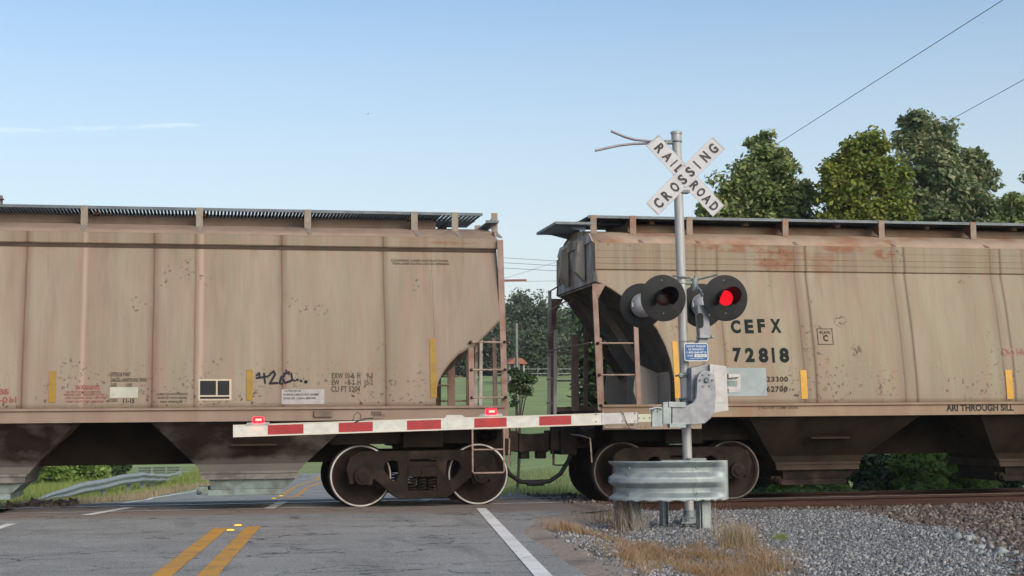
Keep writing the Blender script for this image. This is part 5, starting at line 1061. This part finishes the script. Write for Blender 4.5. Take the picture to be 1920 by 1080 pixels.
for px, Y, py0, py1, wd_, m_ in ((1195, 18.22, 935, 985, .09, 'galv_dark'), (1248, 18.55, 935, 978, .07, 'galv'), (1323, 17.95, 938, 993, .14, 'galv')):
    a_, c_ = PY(px, py1, Y), PY(px, py0, Y); x = a_[0]; b = MB(); z0, z1 = a_[2] - .15, c_[2] + .28
    b.box(x - wd_ / 2, x - wd_ / 2 + .008, Y - .0, Y + .15, z0, z1); b.box(x - wd_ / 2 + .008, x + wd_ / 2, Y + .06, Y + .068, z0, z1); b.box(x + wd_ / 2, x + wd_ / 2 + .008, Y, Y + .15, z0, z1)
    if px == 1323: b.box(x - wd_ / 2 + .03, x + wd_ / 2 - .0, Y - .005, Y + .003, z0, z1)
    b.build('post', M[m_], gl, bevel=.002)
b = MB(); a_ = PY(1167, 985, 18.45); b.box(a_[0] - .09, a_[0] + .09, 18.38, 18.55, a_[2] - .15, zt_ - .05); b.build('post', M['wood'], gl, bevel=.012)
b = MB(); b.box(path[14][0] + .05, path[24][0], 17.9, 17.98, zt_ - .05, zt_ + .01); b.box(mb_[0] - .22, mb_[0] + .0, 18.2, 18.35, zt_ - .03, zt_ + .02); b.build('backing_rail', M['galv_dark'], gl, each=.02)

# ------------------------------------------------------------------ guard rail beyond the rails (W beam)
g2 = thing('guard_rail', 'long grey roadside guard rail beyond the tracks, seen under the left freight car', 'guard rail', (-2., 55, -1))
def gz(x, y): return float(gh(x, y))
pts = [(-4.3, 36.8, .06, .05), (-3.85, 39.2, .30, .16), (-3.36, 42.87, .50, .31), (-2.21, 47.75, .66, .31), (-1.75, 55, .62, .31), (-1.33, 62, .58, .31), (-.82, 70.06, .56, .31), (0.16, 87.3, .55, .31)]
def wprof(h): return [(0, 0), (.0, .04), (-.07, .09), (-.07, .15), (0, .21), (0, .26), (-.07, .32), (-.07, .38), (0, .43), (0, .47)]
V = []; sp_ = spl([np.array(p) for p in pts], 6)
for p in sp_:
    z0 = gz(p[0], p[1]) + p[2] - p[3]; hh_ = p[3] / .47
    for o_, z in wprof(1): V.append((p[0] - o_ * 1.1, p[1] + o_ * .15, z0 + z * hh_))
n = 10; Fc = [(i * n + j, i * n + j + 1, (i + 1) * n + j + 1, (i + 1) * n + j) for i in range(len(sp_) - 1) for j in range(n - 1)]
o = fast('beam', V, Fc, M['galv'], g2, smooth=False); mo = o.modifiers.new('sheet', 'SOLIDIFY'); mo.thickness = .006
for p in sp_[15::3]:
    b = MB(); z0 = gz(p[0], p[1]); b.box(p[0] - .16, p[0] - .02, p[1] - .07, p[1] + .07, z0 - .3, z0 + p[2] - .06); b.build('post', M['galv_dark'], g2)
for p in sp_[33:40:4]:
    b = MB(); z0 = gz(p[0], p[1]) + p[2] - .15; b.box(p[0] + .05, p[0] + .09, p[1] - .06, p[1] + .06, z0 - .08, z0 + .06); b.build('reflector', M['white'], g2)
fa, fb2 = PY(258, 875, 78.), PY(338, 888, 78.); t = thing('plank_fence', 'dark low plank fence behind the far guard rail', 'fence', ((fa[0] + fb2[0]) / 2, 78, gz(fa[0], 78)))
for k in range(3): b = MB(); z0 = fb2[2] + .13 * k; b.box(fa[0], fb2[0], 78, 78.06, z0, z0 + .085); b.build('plank', mat('fence_dark', (.05, .06, .065), (.09, .10, .10), .8), t)
for x in np.linspace(fa[0], fb2[0], 4): b = MB(); b.box(x - .06, x + .06, 77.9, 77.995, gz(x, 78) - .2, fa[2]); b.build('post', mat('fence_post', (.16, .19, .16), None, .8), t)

# ------------------------------------------------------------------ trees and bushes
def blob(px, py, rpx, Y): p = PY(px, py, Y); return (p[0], p[1], p[2], rpx * Y / F)
def tree(name, label, cat, base, blobs, nclus, nleaf, leaf, mat_leaf, group=None, clus=.5, trunk=.16, limbs=True, droop=.2):
    z0 = gz(base[0], base[1]) - .1; t = thing(name, label, cat, (base[0], base[1], z0), group)
    bl = np.array(blobs); wt = bl[:, 3] ** 2; wt /= wt.sum(); idx = rng.choice(len(bl), nclus, p=wt)
    d = rng.normal(size=(nclus, 3)); d /= np.linalg.norm(d, axis=1)[:, None]; rad = (rng.random(nclus) ** .45)
    cen = bl[idx, :3] + d * (bl[idx, 3] * rad)[:, None] * np.array([1, 1, 1.05])
    per = np.maximum(6, (nleaf / nclus * (.5 + rng.random(nclus)))).astype(int); ci = np.repeat(np.arange(nclus), per); n = len(ci)
    cr_s = clus * (.55 + .9 * rng.random(nclus))
    g = rng.normal(size=(n, 3)); g /= (np.linalg.norm(g, axis=1)[:, None]); p = cen[ci] + g * (cr_s[ci] * rng.random(n) ** .6)[:, None] * np.array([1, 1, .7])
    p[:, 2] = np.maximum(p[:, 2], z0 + .05)
    # leaves face outwards/upwards with scatter
    nn = g * .5 + np.array([0, 0, .75]) + rng.normal(size=(n, 3)) * .55; nn /= np.linalg.norm(nn, axis=1)[:, None]
    a = np.cross(nn, rng.normal(size=(n, 3))); a /= np.linalg.norm(a, axis=1)[:, None]; b_ = np.cross(nn, a)
    s = leaf * (.6 + .8 * rng.random(n))[:, None]
    V = np.stack([p - a * s, p + b_ * s * .55 + a * s * .1, p + a * s, p - b_ * s * .55 + a * s * .1], 1).reshape(-1, 3)
    fast('crown', V, np.arange(4 * n).reshape(-1, 4), mat_leaf, t)
    if trunk:
        b = MB(); top = bl[:, :3].mean(0); top[2] = bl[:, 2].max(); base3 = np.array([base[0], base[1], z0]); mid = base3 * .6 + top * .4; mid[:2] += rng.normal(size=2) * trunk
        b.tube([base3, mid, top], [trunk, trunk * .7, trunk * .15], 10)
        if limbs:
            for q in bl: st = base3 + (top - base3) * (.25 + .45 * rng.random()); b.tube([st, (st + q[:3]) / 2 + [0, 0, .15], q[:3]], [trunk * .45, trunk * .3, trunk * .12], 6)
            for c in cen[rng.choice(nclus, min(nclus, 40), replace=False)]:
                q = bl[np.argmin(np.linalg.norm(bl[:, :3] - c, axis=1)), :3]; b.tube([q, (q + c) / 2 + [0, 0, .05], c], [trunk * .13, trunk * .09, trunk * .03], 4)
        b.build('trunk', M['bark'], t, smooth=True)
    return t
LA = leafmat('leaf_olive', (0.145, 0.214, 0.068), (0.223, 0.282, 0.094), (0.427, 0.427, 0.189), .35)
LB = leafmat('leaf_yellow_green', (0.111, 0.167, 0.032), (0.209, 0.246, 0.043), (0.357, 0.345, 0.061), .35)
LC = leafmat('leaf_dull_green', (0.145, 0.205, 0.094), (0.223, 0.266, 0.129), (0.411, 0.394, 0.240), .35)
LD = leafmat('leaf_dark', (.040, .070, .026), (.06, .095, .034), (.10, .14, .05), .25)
LE = leafmat('leaf_bush_bright', (.15, .26, .05), (.26, .36, .075), (.42, .48, .15), .5)
LF = leafmat('leaf_far', (0.068, 0.104, 0.063), (0.094, 0.130, 0.073), (0.136, 0.167, 0.094), .3)
Y = 48.
def T(pxs, Y): return [blob(*q, Y) for q in pxs]
B_ = T([(1442, 285, 42), (1440, 330, 62), (1395, 350, 48), (1478, 345, 48), (1360, 375, 40), (1430, 400, 70), (1490, 395, 45), (1345, 420, 42), (1500, 440, 45), (1420, 480, 80)], Y)
tree('broadleaf_tree', 'round olive green tree just right of the crossbuck, behind the right freight car', 'tree', (PY(1430, 400, Y)[0], Y), B_, 235, 33000, .098, LA, 'broadleaf trees behind the train', .40)
B_ = T([(1622, 270, 40), (1620, 310, 58), (1575, 330, 36), (1665, 340, 45), (1600, 370, 70), (1560, 390, 34), (1690, 400, 45), (1640, 430, 80), (1570, 440, 40)], 46.)
tree('broadleaf_tree', 'yellow green tree in the middle of the group behind the right freight car', 'tree', (PY(1620, 400, 46)[0], 46.), B_, 240, 33000, .095, LB, 'broadleaf trees behind the train', .40)
B_ = T([(1715, 232, 34), (1752, 265, 52), (1700, 270, 36), (1765, 320, 62), (1820, 300, 34), (1838, 340, 38), (1720, 340, 45), (1790, 380, 70), (1840, 400, 45), (1730, 420, 60), (1868, 425, 30)], 52.)
tree('broadleaf_tree', 'tallest tree of the group, dull green with ragged right side', 'tree', (PY(1770, 400, 52)[0], 52.), B_, 260, 35000, .105, LC, 'broadleaf trees behind the train', .42)
B_ = T([(1905, 385, 26), (1940, 370, 45), (1930, 430, 50), (1985, 400, 60), (1895, 430, 28)], 47.)
tree('broadleaf_tree', 'tree cut off by the right edge of the photograph, barely above the freight car', 'tree', (PY(1940, 400, 47)[0], 47.), B_, 170, 16000, .10, LA, 'broadleaf trees behind the train', .40)
# dark tree seen between the cars, through the ladders of the right car
B_ = T([(1150, 560, 70), (1130, 640, 60), (1180, 680, 80), (1112, 700, 34), (1230, 600, 90), (1125, 760, 50), (1062, 742, 9), (1200, 770, 80), (1130, 820, 50)], 34.)
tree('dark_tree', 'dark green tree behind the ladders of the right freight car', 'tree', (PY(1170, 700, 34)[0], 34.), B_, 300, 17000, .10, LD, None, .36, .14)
# small roadside tree in the gap
B_ = T([(964, 700, 14), (982, 706, 15), (964, 726, 14), (996, 708, 8), (984, 730, 11), (962, 752, 9)], 40.)
tree('small_tree', 'small leafy tree in front of the red roofed house, in the gap between the cars', 'tree', (PY(968, 780, 40)[0], 40.), B_, 90, 2600, .05, leafmat('leaf_small_tree', (.05, .085, .03), (.08, .12, .04), (.13, .17, .07), .25), None, .13, .05)
b = MB()
# bushes
for i, (px, py, r_, Y, m_, lb) in enumerate((
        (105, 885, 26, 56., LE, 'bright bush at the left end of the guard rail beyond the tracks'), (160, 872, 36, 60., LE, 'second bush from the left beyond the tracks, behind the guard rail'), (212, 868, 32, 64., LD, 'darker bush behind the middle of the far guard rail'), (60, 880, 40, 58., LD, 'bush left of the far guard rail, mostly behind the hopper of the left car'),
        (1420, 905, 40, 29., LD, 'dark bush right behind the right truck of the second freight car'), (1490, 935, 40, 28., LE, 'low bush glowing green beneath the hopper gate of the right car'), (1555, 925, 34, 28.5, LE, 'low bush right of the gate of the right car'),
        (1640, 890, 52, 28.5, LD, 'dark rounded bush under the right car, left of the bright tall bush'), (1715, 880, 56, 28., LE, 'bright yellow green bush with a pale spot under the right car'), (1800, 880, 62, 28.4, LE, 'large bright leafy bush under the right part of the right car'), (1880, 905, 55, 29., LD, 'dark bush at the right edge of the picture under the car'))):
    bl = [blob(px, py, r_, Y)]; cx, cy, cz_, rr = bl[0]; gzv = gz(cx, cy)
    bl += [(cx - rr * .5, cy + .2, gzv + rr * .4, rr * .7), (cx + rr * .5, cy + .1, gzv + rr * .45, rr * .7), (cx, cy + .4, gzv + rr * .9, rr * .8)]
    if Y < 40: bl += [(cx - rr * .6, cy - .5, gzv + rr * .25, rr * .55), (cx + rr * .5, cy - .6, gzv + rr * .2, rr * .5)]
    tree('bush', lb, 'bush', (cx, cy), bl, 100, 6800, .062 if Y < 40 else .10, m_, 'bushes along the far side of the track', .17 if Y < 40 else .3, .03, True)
# thicket behind the bushes closes the view under the right car
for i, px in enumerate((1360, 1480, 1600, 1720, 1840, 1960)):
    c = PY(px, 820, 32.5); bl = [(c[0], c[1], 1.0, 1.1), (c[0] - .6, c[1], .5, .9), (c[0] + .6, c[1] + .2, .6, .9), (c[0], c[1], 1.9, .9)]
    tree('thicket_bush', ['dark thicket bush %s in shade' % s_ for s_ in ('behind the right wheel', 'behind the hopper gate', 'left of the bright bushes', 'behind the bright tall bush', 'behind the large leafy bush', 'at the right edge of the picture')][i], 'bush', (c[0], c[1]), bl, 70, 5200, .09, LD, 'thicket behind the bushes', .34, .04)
# far wood: individual trees on the hill
k = 0
names_ = ['at the left of the gap', 'in the middle of the gap', 'at the right of the gap', 'low and pale, right of the utility pole']
for px, py, r_, Y, lb in ((925, 640, 75, 135., 'far tree rising behind the end of the left freight car'), (990, 600, 52, 140., 'tallest far tree in the gap between the freight cars'), (1045, 620, 55, 138., 'far tree on the right of the gap between the freight cars'), (960, 660, 42, 128., 'far tree behind the bare utility pole'), (1022, 655, 36, 118., 'rounder paler far tree in front of the far wood, right of the utility pole'), (1000, 690, 22, 120., 'low far shrub at the top of the meadow'), (880, 660, 50, 130., 'far tree glimpsed through the cut-away end of the left car'), (1110, 630, 70, 140., 'far tree behind the ladder of the right freight car'), ):
    c = PY(px, py, Y); rr = r_ * Y / F; g_ = gz(c[0], c[1]); bl = [(c[0], c[1], c[2], rr), (c[0] - rr * .6, c[1], c[2] - rr * .5, rr * .7), (c[0] + rr * .6, c[1], c[2] - rr * .6, rr * .75), (c[0], c[1], (c[2] + g_) / 2, rr * .9), (c[0] - rr * .3, c[1], c[2] + rr * .45, rr * .6)]
    tree('far_tree', lb, 'tree', (c[0], c[1]), bl, 210, 15000, .17, LF, 'trees of the far wood', .95, .3)
# ------------------------------------------------------------------ house, fence, poles, wires
hx, hy = PY(969, 700, 100.)[0], 100.; hz = gz(hx, hy); pk = PY(977, 671, 100)[2]
t = thing('house', 'small distant house with an orange red roof behind the small tree', 'house', (hx, hy + 2, hz)); ev = PY(977, 681, 100)[2]
b = MB(); b.box(hx - .55, hx + .55, hy, hy + 2, hz - .3, ev); b.build('wall', mat('house_wall', (.4, .36, .32), (.33, .3, .27), .8), t)
b = MB(); b.prism([(hx - .72, ev - .05), (hx + .76, ev - .05), (hx + .35, pk - .05), (hx - .1, pk + .05)], 'y', hy - .2, hy + 2.2); rf = b.build('roof', mat('roof_orange', (.33, .12, .08), (.26, .10, .07), .8, scale=3), t)
for dx in (-.45, .2):
    b = MB(); b.box(hx + dx, hx + dx + .25, hy - .02, hy - .002, hz + .8, hz + 1.6); b.build('window', M['black'], t)
b = MB(); b.box(hx - .12, hx + .12, hy - .03, hy - .002, hz, hz + 1.7); b.build('door', M['wood'], t)
fx0, fx1 = PY(1003, 700, 112)[0], PY(1050, 700, 112)[0]; t = thing('rail_fence', 'thin pale rail fence at the top of the meadow, below the far wood', 'fence', ((fx0 + fx1) / 2, 112, gz(fx0, 112)))
for z_ in (.3, .65): b = MB(); b.bar((fx0 - 3, 112, gz(fx0, 112) + z_), (fx1 + 9, 112, gz(fx1, 112) + z_), .03, .045); b.build('rail', mat('fence_pale', (.22, .25, .25), None, .8), t)
for x in np.arange(fx0 - 3, fx1 + 9, 1.6): b = MB(); b.box(x - .03, x + .03, 111.9, 111.96, gz(x, 112) - .2, gz(x, 112) + .75); b.build('post', M['wood'], t)
def pole(px, py, Y, rpx, lab, name='utility_pole'):
    c = PY(px, py, Y); g_ = gz(c[0], Y); r_ = rpx * Y / F; t = thing(name, lab, 'utility pole', (c[0], Y, g_)); b = MB(); b.tube([(c[0], Y, g_ - .4), (c[0], Y, c[2])], [r_ * 1.15, r_], 14); b.build('shaft', M['wood'], t, smooth=True); return t, c, r_
t, c, r_ = pole(968, 606, 58., 3.2, 'bare grey wooden pole in the gap between the two freight cars')
b = MB(); b.box(c[0] - .012, c[0] + .012, c[1] - r_ - .03, c[1] - r_ + .02, c[2] - 5, c[2] - .02); b.build('conduit', mat('conduit_white', (.38, .38, .38), None, .6), t)
t, c, r_ = pole(-4, 367, 46., 9, 'utility pole top peeking over the left freight car at the left edge'); b = MB(); b.tube([(c[0], c[1] - r_, PY(0, 375, 46)[2]), (PY(9, 375, 46)[0], c[1] - r_, PY(0, 375, 46)[2])], .025, 8); b.build('insulator_pin', M['wire'], t)
t, c, r_ = pole(942, 515, 70., 3.5, 'utility pole hidden behind the end of the left car with a reddish crossarm sticking out'); b = MB(); a_, d_ = PY(905, 527.5, 70), PY(985, 526.5, 70); b.bar(a_ - [0, .25, 0], d_ - [0, .25, 0], .10, .10); b.build('crossarm', mat('crossarm_red', (.20, .075, .06), None, .8), t)
def wire(pts, r_, lab):
    P_ = [PY(px, py, Y) for px, py, Y in pts]; a_, z_ = P_[0], P_[-1]; n = 24; b = MB(); Q = []
    for i in range(n + 1): t_ = i / n; q = a_ + (z_ - a_) * t_; q[2] -= pts[0][3] * 4 * t_ * (1 - t_) if len(pts[0]) > 3 else 0; Q.append(q)
    o0 = (a_ + z_) / 2; b.tube(Q, r_, 5); tag(b.build('overhead_wire', M['wire'], None, loc=o0), lab, 'wire', 'overhead wires')
wire([(1480, 256, 62), (2450, -363, 30)], .014, 'overhead wire running up to the right from the olive green tree') if False else None
def wire2(p0, p1, r_, lab, sag=0.):
    a_, z_ = PY(*p0), PY(*p1); b = MB(); b.tube([a_ + (z_ - a_) * (i / 20) - np.array([0, 0, sag * 4 * (i / 20) * (1 - i / 20)]) for i in range(21)], r_, 5); tag(b.build('overhead_wire', M['wire'], None, loc=(a_ + z_) / 2), lab, 'wire', 'overhead wires')
wire2((1440, 281, 66), (2300, -268, 34), .014, 'overhead wire rising to the right from behind the olive green tree')
wire2((1740, 248, 66), (2500, -170, 36), .014, 'overhead wire at the right edge rising from the tallest tree')
for y0, y1, lb in ((483, 489, 'topmost thin wire across the gap between the freight cars'), (492.5, 497.5, 'second thin wire across the gap between the freight cars'), (502.5, 507, 'third thin wire across the gap between the freight cars')): wire2((890, y0 - 3, 74), (1120, y1 + 5, 80), .011, lb)
wire2((930, 527, 74), (1060, 486, 80), .008, 'faint slanting wire crossing the others in the gap'); wire2((985, 527.5, 72), (1100, 526, 78), .008, 'faint low wire right of the reddish crossarm')
wire2((900, 628, 60), (1100, 609, 62), .009, 'wire passing in front of the far wood'); wire2((900, 640, 60), (1100, 640, 62), .007, 'lowest faint wire in front of the far wood')
b = MB(); a_ = PY(984, 1, 0)
# pale rubble and mud beside the far rail
for px0, px1, py, Y0, Y1, nm, lab in ((955, 1000, 915, 25.2, 26.4, 'pale_rocks', 'pale rocks at the corner of the far road edge between the cars'),):
    p = PY(px0, py, Y0); q = PY(px1, py, Y1); x, y = region(60, p[0], q[0], Y0, Y1); stones(nm, x, y, .05, .13, bpy.data.materials['pale_rock'], lab)
x, y = region(260, -3.9, -2.0, 24.4, 25.6); stones('dirt_clods', x, y, .03, .08, mat('dirt_brown', (.12, .085, .07), (.2, .15, .12), .95), 'brown dirt clods by the far left corner of the crossing')
# distant jet, only a dark speck
c = PY(690, 213, 1900.); t = thing('airplane', 'tiny distant airplane, a dark speck in the blue sky', 'airplane', c)
b = MB(); b.tube([c + [-3.4, 0, 0], c + [-2.6, 0, .25], c + [2.4, 0, .2], c + [3.2, 0, .05]], [.08, .3, .28, .06], 8); b.build('fuselage', mat('airframe', (.45, .47, .5), None, .5), t)
b = MB(); b.hexa([c + [-.8, -3.5, -.1], c + [.6, -3.5, -.1], c + [1.2, 3.5, -.1], c + [-.2, 3.5, -.1]], [c + [-.8, -3.5, .1], c + [.6, -3.5, .1], c + [1.2, 3.5, .1], c + [-.2, 3.5, .1]]); b.build('wing', bpy.data.materials['airframe'], t)

# ------------------------------------------------------------------ evening haze
b = MB(); b.box(-140, 170, -30, 172, -4, 26)
hz_ = b.build('haze', None); hz_['kind'] = 'stuff'; hz_['label'] = 'thin evening haze over the far wood'
m, nt, P, co = newmat('haze'); nt.nodes.remove(P); pv = nd(nt, 'VolumePrincipled'); pv.inputs['Density'].default_value = .0003; pv.inputs['Color'].default_value = (.86, .9, .95, 1)
nt.links.new(pv.outputs[0], nt.nodes['Material Output'].inputs['Volume']); hz_.data.materials.append(m)
